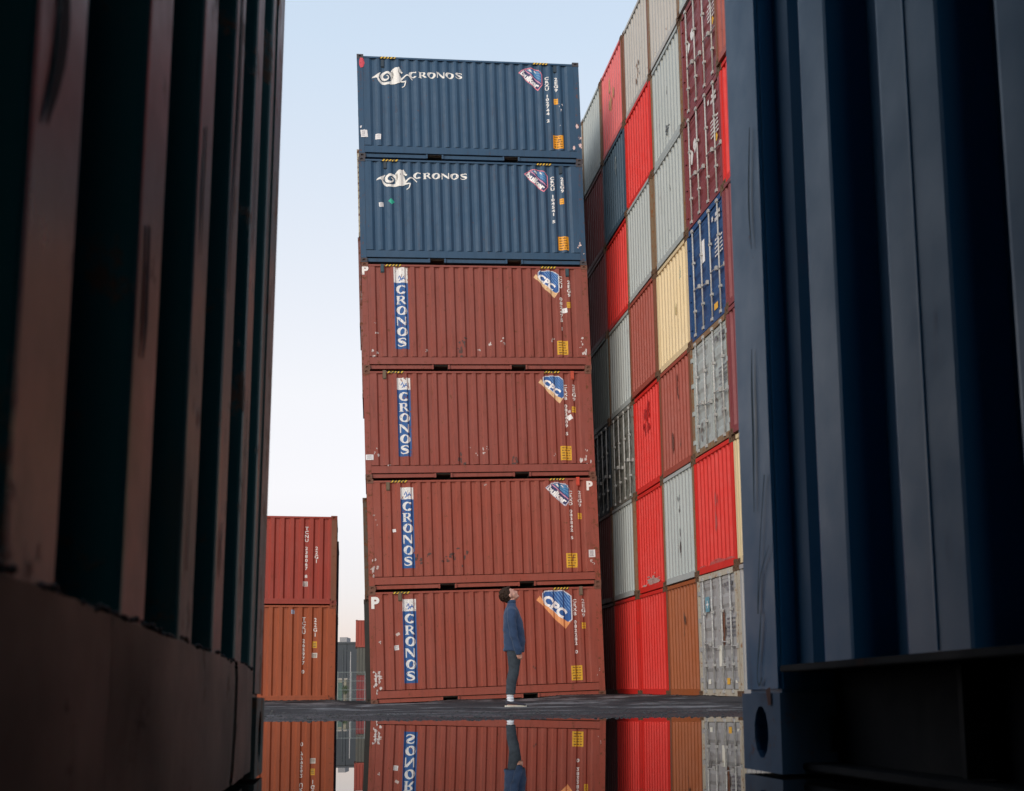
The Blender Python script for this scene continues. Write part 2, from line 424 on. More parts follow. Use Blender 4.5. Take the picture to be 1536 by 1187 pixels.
def ribbon(pts, closed=False):
    """pts (x, z, width) -> quads along a centre line"""
    L_ = []; n = len(pts)
    for i, (x, z, w) in enumerate(pts):
        a = pts[i - 1] if (i or closed) else pts[i]; b = pts[(i + 1) % n] if (i < n - 1 or closed) else pts[i]
        d = Vector((b[0] - a[0], b[1] - a[1])).normalized(); nrm = Vector((-d.y, d.x)) * w / 2
        L_.append(((x + nrm.x, z + nrm.y), (x - nrm.x, z - nrm.y)))
    return [[L_[i][0], L_[i][1], L_[(i + 1) % n][1], L_[(i + 1) % n][0]] for i in range(n - 1 + (1 if closed else 0))]
def smooth_pts(p, k=5):
    o = []
    n = len(p)
    for i in range(n - 1):
        p0, p1, p2, p3 = (Vector(p[max(0, i - 1)]), Vector(p[i]), Vector(p[i + 1]), Vector(p[min(n - 1, i + 2)]))
        for j in range(k):
            t = j / k; o.append(tuple(.5 * ((2 * p1) + (p2 - p0) * t + (2 * p0 - 5 * p1 + 4 * p2 - p3) * t * t + (3 * p1 - p0 - 3 * p2 + p3) * t ** 3)))
    o.append(tuple(p[-1])); return o
def letter(ch):
    """thick-and-thin serif capitals on a unit cell (0..1 wide, 0..1 high)"""
    def ring(a0, a1, cx=.5, thick=.31, thin=.11, n=22):
        P = []
        for i in range(n + 1):
            t = R(a0 + (a1 - a0) * i / n); w = thin + (thick - thin) * abs(math.cos(t + .35)) ** 1.3
            P.append((cx + math.cos(t) * (.5 - .15), .5 + math.sin(t) * .445, w))
        return ribbon(P)
    if ch == 'O': return ring(0, 360)
    if ch == 'C': return ring(48, 318) + [[(.70, .93), (.86, .98), (.86, .72), (.80, .72)], [(.72, .08), (.90, .22), (.84, .26), (.66, .14)]]
    if ch == 'R':
        return [rect(.14, .38, 0, 1), rect(.06, .16, 0, .07), rect(.36, .46, 0, .07), rect(.06, .16, .93, 1)] + \
            ribbon(smooth_pts([(.36, .95, .08), (.58, .94, .09), (.74, .82, .20), (.72, .62, .20), (.56, .52, .10), (.36, .50, .07)])) + [[(.44, .50), (.66, .50), (1.0, .04), (1.0, 0), (.78, 0)]]
    if ch == 'N': return [rect(.08, .19, 0, 1), rect(.84, .95, 0, 1), [(.0, 1), (.32, 1), (.95, .16), (.95, 0), (.80, 0), (.08, .90)]]
    if ch == 'S': return ribbon(smooth_pts([(.86, .72, .05), (.78, .90, .12), (.52, .95, .12), (.27, .86, .20), (.28, .66, .25), (.52, .52, .29), (.76, .36, .25), (.76, .16, .20), (.50, .05, .12), (.24, .10, .12), (.13, .28, .05)]))
def place(polys, ox, oz, w, h): return [[(ox + x * w, oz + z * h) for x, z in p] for p in polys]

# ------------------------------------------------------------------ central stack of six high bulk containers
BH = 2.896
MO = Vector((-4.2973, 29.1849, -0.0424 + CAMZ)); MR = (0.0219, -0.0328, 0.1440)
MM = Matrix.Translation(MO) @ (Matrix.Rotation(MR[2], 4, 'Z') @ Matrix.Rotation(MR[1], 4, 'Y') @ Matrix.Rotation(MR[0], 4, 'X'))
RED = (.285, .064, .040); BLUE = (.026, .074, .140)
surfN, brkN = side_surface(6.058); surfW, brkW = side_surface(6.058, wide=True); brk = sorted(brkN + brkW); CUR = [False]
def surf(x): return (surfW if CUR[0] else surfN)(x)
def stack_pt(px, py, lv):
    """photo pixel -> (x, z) on the front face of level lv (0 = bottom), from the measured face corners"""
    Lc = [(557.6, 1055), (554, 885.6), (548, 718), (543.6, 554), (540, 394), (538, 235), (534.4, 80.6)]
    Rc = [(909, 1042.5), (901.7, 881), (894.7, 716), (885.8, 554), (881, 397), (873, 243), (866.8, 95)]
    CUR[0] = lv >= 4
    bl, tl, br_, tr_ = Lc[lv], Lc[lv + 1], Rc[lv], Rc[lv + 1]
    u = v = .5
    for _ in range(30):
        lx = bl[0] + (tl[0] - bl[0]) * v; rx = br_[0] + (tr_[0] - br_[0]) * v; u = (px - lx) / (rx - lx)
        by = bl[1] + (br_[1] - bl[1]) * u; ty = tl[1] + (tr_[1] - tl[1]) * u; v = (py - by) / (ty - by)
    return u * 6.058, v * BH
def hazard(root, x0, x1):
    z0, z1 = BH - .10, BH - .048; n = 5; w = (x1 - x0) / n
    flatprint('height_warning_strip', [rect(x0, x1, z0, z1)], print_mat((.02, .02, .02), .1), root, lambda x: .002, [], .002)
    flatprint('height_warning_stripe', [[(x0 + i * w, z0), (x0 + (i + .5) * w, z0), (x0 + (i + 1) * w, z1), (x0 + (i + .5) * w, z1)] for i in range(n)], print_mat((.75, .48, .03), .55), root, lambda x: .002, [], .0035)
def idtext(root, lv, px, py0, py1, body, bold=.035, wear=.22):
    x0, z0 = stack_pt(px, py0, lv); x1, z1 = stack_pt(px, py1, lv)
    lines = '\n'.join(body); n = len(body); h = (z0 - z1) / n
    bm = text_bm(lines, h * .98, bold, 1, .88 / .98 * 1.02, 'CENTER')
    zs = [v.co.z for v in bm.verts]; k = (z0 - z1) / (max(zs) - min(zs)); top = max(zs)
    for v in bm.verts: v.co.z = (v.co.z - top) * k; v.co.x *= .10 / (h * .62)
    xform(bm, x0 + .02, z0); drape(bm, surf, brk, .003)
    return stuffed(bm_obj(bm, 'identification_lettering', print_mat(WHITE, wear), root))
def placard(root, lv, cx, cy, w, h, lines, orange=False, nm='warning_placard', wear=.35):
    x, z = stack_pt(cx, cy, lv)
    flatprint(nm, [rect(x - w / 2, x + w / 2, z - h / 2, z + h / 2)], print_mat((.80, .36, .01) if orange else (.66, .37, .02), wear), root, surf, brk, .003)
    bars = []
    for i in range(lines):
        zz = z + h / 2 - (i + .75) * h / (lines + .5); a = x - w * .38
        while a < x + w * .34:
            b = min(a + random.uniform(.04, .12), x + w * .38); bars.append(rect(a, b, zz - h * .025, zz + h * .035)); a = b + .025
    flatprint('placard_print', bars, print_mat((.12, .05, .02), .2), root, surf, brk, .0045)
def sticker(root, lv, cx, cy, s, h=None, col=(.8, .8, .8), ang=.1, nm='paper_sticker', lines=True):
    x, z = stack_pt(cx, cy, lv); h = h or s; c, t = math.cos(ang), math.sin(ang)
    P = [(x + c * a * s / 2 - t * b * h / 2, z + t * a * s / 2 + c * b * h / 2) for a, b in ((-1, -1), (1, -1), (1, 1), (-1, 1))]
    flatprint(nm, [P], print_mat(col, .15), root, surf, brk, .004)
    if lines:
        flatprint('sticker_print', [rect(x - s * .32, x + s * .25, z + h * k, z + h * (k + .07)) for k in (-.3, -.1, .12, .28)], print_mat((.25, .25, .28), .3), root, surf, brk, .0055)
def scuffs(root, lv, spots, col=(.62, .56, .54), nm='paint_scrape'):
    P = []
    for cx, cy, n, r in spots:
        x, z = stack_pt(cx, cy, lv)
        for _ in range(n):
            P.append(blob(x + random.gauss(0, r), z + random.gauss(0, r * 1.5), r * random.uniform(.2, .75), r * random.uniform(.25, 1.0)))
    P = [[(min(max(a, .005), 6.05), b) for a, b in p] for p in P]
    flatprint(nm, P, print_mat(col, .55), root, surf, brk, .0025, .00005)
def tri_emblem(root, lv, px, py, sc, bulker):
    """fan-shaped emblem: striped blue field with slanted white lettering"""
    ox, oz = stack_pt(px, py, lv)
    T = lambda pts: [(ox + x * sc, oz + z * sc) for x, z in pts]
    if bulker:
        out_ = [(0, -.147), (.184, -.012), (.355, 0), (.551, -.049), (.654, -.17), (.654, -.49), (.527, -.65), (.306, -.466)]
        inn = [(.04, -.145), (.19, -.035), (.355, -.025), (.54, -.07), (.630, -.18), (.630, -.48), (.525, -.61), (.31, -.44)]
        flatprint('emblem_border', [T(out_)], print_mat((.70, .22, .30) if lv > 3 else (.55, .56, .66), .15), root, surf, brk, .0025)
        flatprint('emblem_field', [T(inn)], print_mat((.022, .028, .11), .1), root, surf, brk, .0035)
        up = [(.24, -.05), (.355, -.035), (.53, -.08), (.618, -.19), (.618, -.42)]
        flatprint('emblem_sky', [T(up)], print_mat((.03, .16, .38), .1), root, surf, brk, .0042)
        st = [T([(.22 + i * .068, -.045 - i * .012), (.245 + i * .068, -.047 - i * .012), (.618, -.36 + i * .085 + .022), (.618, -.36 + i * .085)]) for i in range(4)]
        flatprint('emblem_stripe', st, print_mat((.12, .32, .50), .1), root, surf, brk, .005)
        flatprint('emblem_peak', [T([(.27, -.05), (.33, -.045), (.37, -.13), (.33, -.12)]), T([(.42, -.075), (.45, -.07), (.50, -.14), (.47, -.14)])], print_mat(WHITE, .1), root, surf, brk, .006)
        flatprint('emblem_band', [T([(.17, -.055), (.205, -.05), (.62, -.455), (.60, -.48)])], print_mat((.55, .25, .40), .2), root, surf, brk, .0055)
        bm = text_bm('bulker', .235, .04, .95)
        xform(bm, 0, 0, 0, 1.0, .90); w = max(v.co.x for v in bm.verts); xform(bm, 0, 0, 0, .62 / w, 1)
        xform(bm, .04, -.175, R(-42.5)); xform(bm, ox, oz, 0, sc, sc)
    else:
        k = 1 / 7.418 / 57; U = lambda p: T([((x - 60) * k, -(y - 45) * k) for x, y in p])
        flatprint('emblem_band', [U([(55, 140), (95, 92), (128, 150), (170, 205), (330, 350), (425, 395), (372, 468), (240, 345), (140, 220)])], print_mat((.80, .34, .13) if lv == 0 else (.72, .48, .26), .3), root, surf, brk, .003)
        flatprint('emblem_border', [U([(122, 66), (152, 38), (365, 38), (448, 105), (450, 368), (405, 408), (330, 360), (170, 212), (122, 160)])], print_mat((.62, .66, .72), .25), root, surf, brk, .0025)
        flatprint('emblem_field', [U([(135, 75), (160, 50), (360, 50), (436, 112), (436, 362), (400, 392), (335, 345), (180, 200), (135, 155)])], print_mat((.02, .10, .33), .1), root, surf, brk, .004)
        st = []
        for i in range(7):
            x = 215 + i * 33; y0 = 52 + max(0, x - 360) * .8; n_ = min(436, x + 150); st.append(U([(x, y0), (x + 11, y0 + 3), (n_ + 6, 52 + (n_ - x) * 1.3 + 20), (n_ - 4, 52 + (n_ - x) * 1.3 + 20)]))
        flatprint('emblem_stripe', st, print_mat((.16, .34, .62), .25), root, surf, brk, .005)
        bm = text_bm('CPC', .40, .05, 1.05)
        w = max(v.co.x for v in bm.verts); xform(bm, 0, 0, 0, .72 / w, .80)
        xform(bm, (112 - 60) * k, -(150 - 45) * k, R(-42)); xform(bm, ox, oz, 0, sc, sc)
    drape(bm, surf, brk, .0065); stuffed(bm_obj(bm, 'emblem_lettering', print_mat((.85, .85, .85), 0), root))
def banner(root, lv, px0, py0, px1, py1, crest):
    """white crest box over an upright blue banner with CRONOS read downward"""
    x0, z0 = stack_pt(px0, py0, lv); x1, z1 = stack_pt(px1, py1, lv); zc = stack_pt(px0, crest, lv)[1]
    flatprint('banner_crest', [rect(x0, x1, zc, z0)], print_mat(WHITE, .45), root, surf, brk, .003)
    w = x1 - x0
    flatprint('crest_print', ribbon([(x0 + w * .3, zc + .12, .03), (x0 + w * .42, zc + .2, .03), (x0 + w * .5, zc + .1, .03), (x0 + w * .38, zc + .05, .03)]) + ribbon([(x0 + w * .55, zc + .06, .025), (x0 + w * .7, zc + .17, .025), (x0 + w * .8, zc + .08, .025)]) + [rect(x0 + w * .55, x0 + w * .78, zc + .10, zc + .125)], print_mat((.03, .12, .40), .3), root, surf, brk, .0045)
    flatprint('banner_field', [rect(x0, x1, z1, zc)], print_mat((.015, .10, .31), .42), root, surf, brk, .003)
    n = 6; cell = (zc - z1 - .08) / n
    for i, ch in enumerate('CRONOS'):
        lw = w * .78
        flatprint('letter', place(letter(ch), x0 + w * .5 - lw / 2 + (-.01 if i % 2 else .01), zc - .05 - (i + 1) * cell + cell * .12, lw, cell * .80), print_mat(WHITE, .42), root, surf, brk, .0045)

spec_main = [
 # colour, label
 (RED, 'rust-red container at the bottom of the central stack, behind the standing man'),
 (RED, 'second-lowest rust-red container of the central stack, white P near its upper right corner'),
 ((.255, .062, .044), 'third-lowest rust-red container of the central stack, white sheet on its left post'),
 ((.245, .062, .045), 'uppermost rust-red container of the central stack, white P on its upper left corner'),
 (BLUE, 'dark blue container with green dot sticker, just below the top one of the central stack'),
 (BLUE, 'topmost dark blue container of the central stack, red patch on its upper left corner'),
]
main = []
jit = [0, .012, -.01, .008, -.006, .012]
for i, (c, lab) in enumerate(spec_main):
    p = MM @ Vector((jit[i], jit[(i + 2) % 6], BH * i))
    main.append(container(lab, p, MR, c, BH, W=2.5, kind='bulk', group='containers of the tall central stack', castmat=paint((.16, .07, .045) if i < 4 else (.06, .06, .07), .6, .65, .3, .5, (.09, .04, .02)), rust=.5 if i < 4 else .34, wide=i > 3, rough=.5, fade=.35, dirt=.5))
m0, m1, m2, m3, m4, m5 = main
for r_ in main: hazard(r_, .62, 1.05); hazard(r_, 4.78, 5.2)
banner(m0, 0, 603.5, 899, 626.5, 1023, 917); banner(m1, 1, 598, 731, 621.5, 852.5, 749)
banner(m2, 2, 593, 566.5, 616.5, 684.5, 584.5); banner(m3, 3, 587.5, 401, 611, 523, 424)
tri_emblem(m0, 0, 803.5, 890, 1.0, False); tri_emblem(m2, 2, 805.5, 564, .74, False); tri_emblem(m3, 3, 798.5, 405.5, .74, False)
tri_emblem(m1, 1, 815.5, 725, 1.0, True); tri_emblem(m4, 4, 784, 252, 1.0, True); tri_emblem(m5, 5, 775, 101, 1.0, True)
for lv, r_, px, a, b, body, qx, qa, qb in ((0, m0, 860, 902, 982, 'CRXB 082282 0', 873, 902, 929), (1, m1, 853, 738, 812, 'CRXD 083842 5', 867, 738, 763),
        (2, m2, 845, 577, 654, 'CRXB 082689 5', 858, 577, 602), (3, m3, 838, 413, 495, 'CXU  082475 1', 851, 420, 445), (4, m4, 826, 264, 334, 'CRXU 104541 5', 841, 265, 288), (5, m5, 817, 115, 182, 'CRXU 102744 2', 831, 116, 137)):
    idtext(r_, lv, px, a, b, body); idtext(r_, lv, qx, qa, qb, '2EG9')
for lv, cx, cy, sx, sy in ((0, 865, 1010, 875.5, 941), (1, 857, 844, 869, 777), (2, 849, 681, 860, 615), (3, 842, 521, 852, 457), (4, 845.5, 364, 842.5, 301), (5, 836, 211.5, 832.5, 151.5)):
    placard(main[lv], lv, cx, cy, .29, .38, 5, lv > 3); placard(main[lv], lv, sx, sy, .11, .16, 2, lv > 3, 'height_sign', .1)
def big_P(root, lv, px, py, s=.2):
    bm = text_bm('P', s * 1.45, .05); x, z = stack_pt(px, py, lv); xform(bm, x, z - s); drape(bm, lambda x: .003, [], .004)
    bm_obj(bm, 'corner_letter', print_mat((.85, .84, .80), .2), root)
big_P(m0, 0, 557.5, 896, .27); big_P(m1, 1, 878.5, 724.5, .22); big_P(m3, 3, 540.5, 399.5, .22)
sticker(m0, 0, 595, 971, .12); sticker(m0, 0, 597, 951, .1, .07, (.55, .45, .42), .5, lines=False)
sticker(m1, 1, 887.5, 834, .17, .2, (.66, .66, .66), .0); sticker(m1, 1, 590, 796, .09, .08, lines=False)
sticker(m2, 2, 554, 686, .2, .14, (.82, .83, .85), .0); sticker(m2, 2, 854, 627, .13, .13, ang=.5, lines=False); sticker(m2, 2, 853, 618, .07, ang=.2, col=(.55, .42, .4), lines=False)
sticker(m3, 3, 846, 465, .13, .13, ang=.12, lines=False); sticker(m3, 3, 727, 540, .13, .15, (.62, .56, .44), .0, lines=False)
sticker(m4, 4, 571, 307, .12, .12, ang=.1); sticker(m4, 4, 586, 302, .11, .13, (.02, .42, .28), .75, lines=False, nm='green_sticker')
sticker(m5, 5, 545.5, 200, .18, .2, ang=.08); sticker(m5, 5, 566, 204, .15, .15, ang=-.08)
scuffs(m5, 5, [(545, 188, 2, .04), (839, 156, 3, .03), (841, 164, 2, .04), (839, 186, 1, .02)], (.7, .7, .72))
flatprint('red_patch', [blob(*stack_pt(541.5, 94, 5), .07, .16, 9, .15)], print_mat((.62, .06, .09), .1), m5, surf, brk, .004)
scuffs(m5, 5, [(866, 189, 3, .06), (867, 215, 5, .07)], (.72, .55, .53)); scuffs(m4, 4, [(871, 371, 5, .055)], (.74, .58, .54))
scuffs(m3, 3, [(750, 512, 5, .035), (732, 517, 3, .04), (716, 523, 3, .03), (636, 525, 3, .03), (828, 509, 4, .04), (872, 516, 5, .05), (878, 528, 5, .06), (562, 500, 4, .03), (560, 530, 5, .04), (561, 483, 2, .02)])
scuffs(m2, 2, [(878, 690, 4, .05), (881, 697, 6, .06), (879, 678, 3, .03), (724, 676, 4, .03), (729, 674, 3, .02), (714, 683, 3, .02), (702, 673, 2, .02), (831, 683, 3, .02), (563, 679, 4, .04), (580, 702, 3, .03), (571, 697, 1, .02)])
scuffs(m1, 1, [(563, 852, 7, .05), (560, 858, 5, .05), (561, 775, 4, .03), (889, 847, 4, .04), (565, 787, 2, .02), (724, 727, 2, .03)], (.55, .45, .42))
scuffs(m0, 0, [(568, 1012, 11, .05), (565, 1020, 8, .05), (566, 1035, 4, .05), (563, 1011, 3, .03), (570, 965, 3, .03), (899, 1010, 3, .03)], (.66, .60, .58))
for lv, spots in ((3, [(690, 520, 10, .07)]), (1, [(625, 840, 7, .05), (640, 838, 5, .05), (664, 838, 5, .05), (678, 830, 6, .07), (695, 835, 5, .06)]), (2, [(690, 690, 6, .06), (770, 690, 6, .06)]), (0, [(800, 1000, 3, .03)])):
    scuffs(main[lv], lv, spots, (.07, .035, .03), 'grime_patch')
def vent(root, lv, px, py, col):
    x, z = stack_pt(px, py, lv)
    put('air_vent', cached(('vent',), lambda: MB().box(-.04, .04, -.035, .0, -.1, .1).box(-.05, .05, -.008, .0, -.12, .12).mesh('air_vent', .004)), paint(col, .2), root, (x, surf(x) - .001, z))
for lv, a, b, col in ((0, (600, 895), (871, 890), (.16, .12, .08)), (1, (580, 729), (866, 724), (.55, .06, .03)), (2, (575, 562), (857, 563), (.5, .08, .04)), (3, (571, 403), (850, 408), (.03, .07, .09)), (4, (577, 246), (840, 254), (.03, .05, .07)), (5, (572, 94), (831, 103), (.03, .05, .07))):
    vent(main[lv], lv, *a, col if lv in (3, 4, 5) else (.14, .10, .06)); vent(main[lv], lv, *b, col)
# CRONOS word and sea-horse of the two blue containers, traced on the face
def seahorse(root, lv, ox, oy, k):
    T = lambda x, y: stack_pt(ox + x / k, oy + y / k, lv)
    P = []
    def poly(pts): P.append([T(*p) for p in pts])
    def rib(pts): 
        q = smooth_pts(pts, 5); P.extend(ribbon([(*T(x, y), w / k / 55.4) for x, y, w in q]))
    poly([(215, 266), (232, 243), (280, 222), (338, 188), (318, 222), (314, 262), (296, 278), (272, 258)])
    rib([(298, 262, 22), (318, 302, 34), (352, 332, 38), (400, 343, 34), (450, 340, 34), (500, 325, 60), (545, 308, 78)])
    rib([(500, 310, 60), (492, 262, 56), (470, 222, 44), (430, 198, 32), (385, 202, 34), (352, 232, 36), (352, 270, 40), (378, 290, 34), (410, 296, 24), (436, 280, 18), (438, 254, 14), (414, 238, 12)])
    poly([(470, 318), (478, 350), (540, 353), (590, 338), (612, 305), (604, 262), (580, 225), (566, 196), (590, 196), (612, 210), (628, 196), (598, 172), (588, 150), (578, 120), (562, 132), (522, 128), (492, 148), (466, 182), (496, 184), (508, 218), (500, 262)])
    rib([(596, 300, 26), (636, 262, 20), (682, 236, 18), (718, 252, 15), (758, 298, 8)])
    rib([(590, 318, 22), (668, 318, 16)]); rib([(668, 312, 16), (658, 358, 16), (648, 380, 12), (618, 394, 12)])
    flatprint('seahorse_emblem', P, print_mat((.80, .80, .76), .12), root, surf, brk, .003, .00012)
    Q = []
    for pts in ([(540, 200, 5), (560, 235, 7), (590, 265, 5)], [(556, 190, 4), (580, 225, 6), (602, 255, 4)], [(545, 290, 7), (556, 272, 8), (575, 285, 8), (584, 310, 6)], [(300, 250, 4), (328, 292, 7), (370, 318, 7), (430, 320, 4)], [(455, 300, 4), (470, 270, 6), (455, 235, 5), (425, 212, 4)]):
        Q += ribbon([(*T(x, y), w / k / 55.4) for x, y, w in smooth_pts(pts, 4)])
    flatprint('crest_print', Q, print_mat((.035, .075, .12), 0), root, surf, brk, .0065)
seahorse(m4, 4, 540, 240, 9.035)
seahorse(m5, 5, 532.5, 86.5, 9.035)
def word(root, lv, x0, y0, x1, y1, hpx):
    a = stack_pt(x0, y0, lv); b = stack_pt(x1, y1, lv); H_ = hpx / 54; n = 6; adv = (b[0] - a[0]) / n
    for i, ch in enumerate('CRONOS'):
        flatprint('letter', place(letter(ch), a[0] + i * adv, a[1] + (b[1] - a[1]) * i / n, adv * .94, H_), print_mat((.80, .80, .76), .15), root, surf, brk, .003, .0001)
word(m4, 4, 618.5, 267.2, 700.5, 268.2, 8.8); word(m5, 5, 611, 115.5, 692.5, 117.5, 9.0)

# rows of containers right behind the central stack, seen as slivers along its left edge
back = [[(.30, .33, .30), (.30, .33, .30), (.26, .10, .09), (.24, .13, .12), (.10, .07, .05), (.03, .03, .028)][::-1], [(.45, .42, .33), (.20, .10, .10), (.25, .12, .11), (.33, .28, .2), (.20, .06, .05), (.10, .10, .09)][::-1]]
cname = {(.10, .07, .05): 'dark brown', (.03, .03, .028): 'black', (.30, .33, .30): 'grey', (.26, .10, .09): 'dull red', (.24, .13, .12): 'brownish red', (.30, .20, .10): 'tan', (.22, .17, .10): 'rusty brown', (.45, .42, .33): 'pale', (.20, .10, .10): 'maroon', (.25, .12, .11): 'pinkish brown', (.33, .28, .2): 'beige', (.20, .06, .05): 'dark red', (.10, .10, .09): 'blackish'}
lvn = ['lowest', 'second lowest', 'third', 'fourth', 'fifth', 'topmost']
for j in range(2):
    for i in range(6):
        dx = [-.06, -.03, .05, -.02, .02, .04][(i + j * 2) % 6] - (.05 if i < 2 else 0)
        p = MM @ Vector((dx - .03, 2.62 + j * 2.53, 2.86 * i))
        c = back[j][i]
        container('%s container, %s of the %s stack behind the central stack' % (cname[c], lvn[i], ['first', 'second'][j]), p, (0, MR[1], MR[2]), c, 2.86, rust=.7 if i else .1, group='containers stacked behind the central stack', rough=.6)

# ------------------------------------------------------------------ long wall of container ends on the right
WO = Vector((3.9227, 22.4494, 0.0516 + CAMZ)); WR = (0.0134, -0.0131, 0.1825); SP = 2.494; WH = 2.591
WM = Matrix.Translation(WO) @ (Matrix.Rotation(WR[2], 4, 'Z') @ Matrix.Rotation(WR[1], 4, 'Y') @ Matrix.Rotation(WR[0], 4, 'X'))
BR = (.60, .022, .015); GR = (.36, .40, .39); GY = (.40, .39, .36); OR = (.31, .085, .024); CRM = (.66, .53, .31); RB = (.30, .062, .040); MA = (.20, .045, .050)
DR = (.13, .022, .020); DB = (.035, .075, .115); DBL = (.018, .068, .185); PK = (.62, .12, .12); DG = (.16, .19, .18); WG = (.33, .33, .325); NV = (.03, .045, .06)
RP = paint((.21, .14, .08), .85, .65, .4, .4, (.22, .09, .035)); RP2 = paint((.19, .072, .038), .7, .65, .4, .4, (.16, .06, .025)); RP3 = paint((.42, .38, .30), .7, .6, .3, .4, (.26, .12, .05))
CRP = paint((.12, .07, .04), .8, .7, .3, .4, (.10, .045, .02))
ROWS = {  # column: list of (colour, colour word, end style, rust, post) from the ground up
 -1: [(WG, 'light grey', 'corr', .4, RP3), (CRM, 'cream', 'corr', .15, None), (MA, 'maroon', 'corr', .3, None), (MA, 'brown red', 'corr', .3, None), (BR, 'bright red', 'corr', .1, None), (RB, 'brick red', 'corr', .3, None), (GR, 'grey', 'corr', .3, None)],
 0: [(WG, 'weathered grey', 'door', .42, RP3), (BR, 'bright red', 'corr', .15, None), (GR, 'pale grey', 'door', .35, None), (DBL, 'royal blue', 'door', .2, None), (MA, 'maroon', 'door', .25, None), (MA, 'dark maroon', 'door', .25, None), (GR, 'grey', 'corr', .2, RP)],
 1: [(OR, 'orange-brown', 'corr', .12, RP2), (GR, 'pale blue-grey', 'corr', .25, RP), (RB, 'brick red', 'corr', .35, RP2), (CRM, 'cream', 'corr', .12, None), (GR, 'pale grey', 'corr', .2, RP), (GR, 'pale grey', 'corr', .3, RP), (GY, 'grey', 'corr', .4, RP)],
 2: [(BR, 'bright red', 'corr', .12, None), (BR, 'bright red', 'corr', .2, None), (BR, 'bright red', 'corr', .25, None), (RB, 'brick red', 'corr', .15, RP2), (GR, 'pale grey', 'corr', .2, RP), (BR, 'bright red', 'corr', .15, None), (GY, 'grey', 'corr', .4, RP2)],
 3: [(BR, 'bright red', 'corr', .25, None), (GR, 'pale grey', 'corr', .2, RP), ((.17, .18, .16), 'dusty grey', 'door', .5, None), (GR, 'grey', 'corr', .35, RP), (BR, 'bright red', 'corr', .15, None), (DB, 'dark blue', 'corr', .2, None), (PK, 'faded pinkish red', 'corr', .25, RP2)],
 4: [(DR, 'dark red', 'corr', .3, None), (DR, 'dark red', 'corr', .2, None), (NV, 'blackish blue', 'door', .2, None), (DG, 'dark grey', 'corr', .3, None), (MA, 'maroon', 'corr', .2, None), (MA, 'maroon', 'corr', .2, None), (GR, 'grey', 'corr', .2, RP)],
 5: [(MA, 'maroon', 'corr', .3, None), (DR, 'dark red', 'corr', .3, None), (GR, 'grey', 'corr', .3, None), (DR, 'dark red', 'corr', .3, None), (DB, 'dark blue', 'corr', .3, None), (GR, 'grey', 'corr', .3, None), (GY, 'grey', 'corr', .3, None)],
}
colword = {-1: 'right wall sliver column beside blue post', 0: 'right wall door column', 1: 'right wall column left of the doors', 2: 'right wall middle column', 3: 'right wall fourth column', 4: 'right wall column beside central stack', 5: 'right wall column hidden by central stack'}
tierword = ['ground level', 'second level', 'third level', 'fourth level', 'fifth level', 'sixth level', 'top level']
rj = random.Random(3); wall = {}
for j, rows in ROWS.items():
    zoff = 0
    for k, (c, cw_, es, ru, po) in enumerate(rows):
        p = WM @ Vector((rj.uniform(-.035, .035) + (-.02 if j < 0 else 0), SP * j + rj.uniform(-.015, .015), WH * k + zoff))
        lab = '%s %s end, %s, %s' % (cw_, 'door' if es == 'door' else 'ribbed', tierword[k], colword[j])
        wall[j, k] = container(lab, p, (WR[0], WR[1], WR[2] + rj.uniform(-.004, .004)), c, WH, end=es, group='containers of the long wall on the right', rust=ru, post=po or (RP2 if c in (RB, PK) else (RP if c == GR else None)), castmat=CRP, rough=.5, fade=.15 if c == BR else .3, dirt=.22)
def endprint(root, name, polys, mat, x=.0, lift=.004, label=None):
    """flat print on the end of a wall container; polys in (y, z), seen from -x"""
    bm = bmesh.new()
    for i, p in enumerate(polys):
        try: bm.faces.new([bm.verts.new((x - lift - i * .00005, a, b)) for a, b in p])
        except ValueError: pass
    bmesh.ops.triangulate(bm, faces=bm.faces[:]); o = bm_obj(bm, name, mat, root)
    if name in STUFF: o['kind'] = 'stuff'
    return o
def bars(y0, y1, z, n, h, dz, gap=.02):
    out_ = []
    for i in range(n):
        a = y0
        while a < y1 - .03:
            b = min(a + random.uniform(.05, .14), y1); out_.append(rect(a, b, z - i * dz, z - i * dz + h)); a = b + gap
    return out_
rw = print_mat((.70, .68, .66), .35); rk = print_mat((.14, .14, .16), .45)
for (j, k), mt in (((0, 5), rw), ((0, 4), rw), ((0, 3), rw), ((0, 2), rk), ((0, 0), rk)):
    r_ = wall[j, k]
    endprint(r_, 'door_lettering', bars(.30, .62, 2.24, 2, .075, .11) + bars(.72, .82, 2.2, 1, .1, .1), mt, .03)
    endprint(r_, 'door_lettering', bars(.2, .68, 1.72 if mt is rw else 1.55, 5, .035, .085), mt, .03)
for k in (4, 5):
    endprint(wall[0, k], 'door_logo', [blob(1.7, 1.75, .10, .16), blob(1.95, 1.6, .09, .13)], rw, .03)
    endprint(wall[0, k], 'hazard_sticker', [[(.26, 1.28), (.34, 1.38), (.42, 1.28), (.34, 1.18)]], print_mat((.75, .40, .03), .1), .03)
endprint(wall[0, 3], 'paper_notice', [rect(1.32, 1.55, 1.55, 2.05)], print_mat((.82, .82, .82), .05), .03)
endprint(wall[0, 3], 'yellow_sticker', [rect(.62, .85, .28, .42)], print_mat((.78, .42, .05), .1), .03)
endprint(wall[0, 0], 'yellow_sticker', [rect(.62, .80, .25, .38)], print_mat((.78, .42, .05), .1), .03)
endprint(wall[0, 0], 'white_sticker', [rect(1.05, 1.22, .62, 1.05), rect(1.78, 1.95, .26, .36), rect(.16, .30, .28, .33)], print_mat((.78, .77, .66), .1), .03)
endprint(wall[0, 0], 'blue_sign', [rect(1.72, 1.98, 1.78, 2.10)], print_mat((.12, .30, .38), .1), .03)
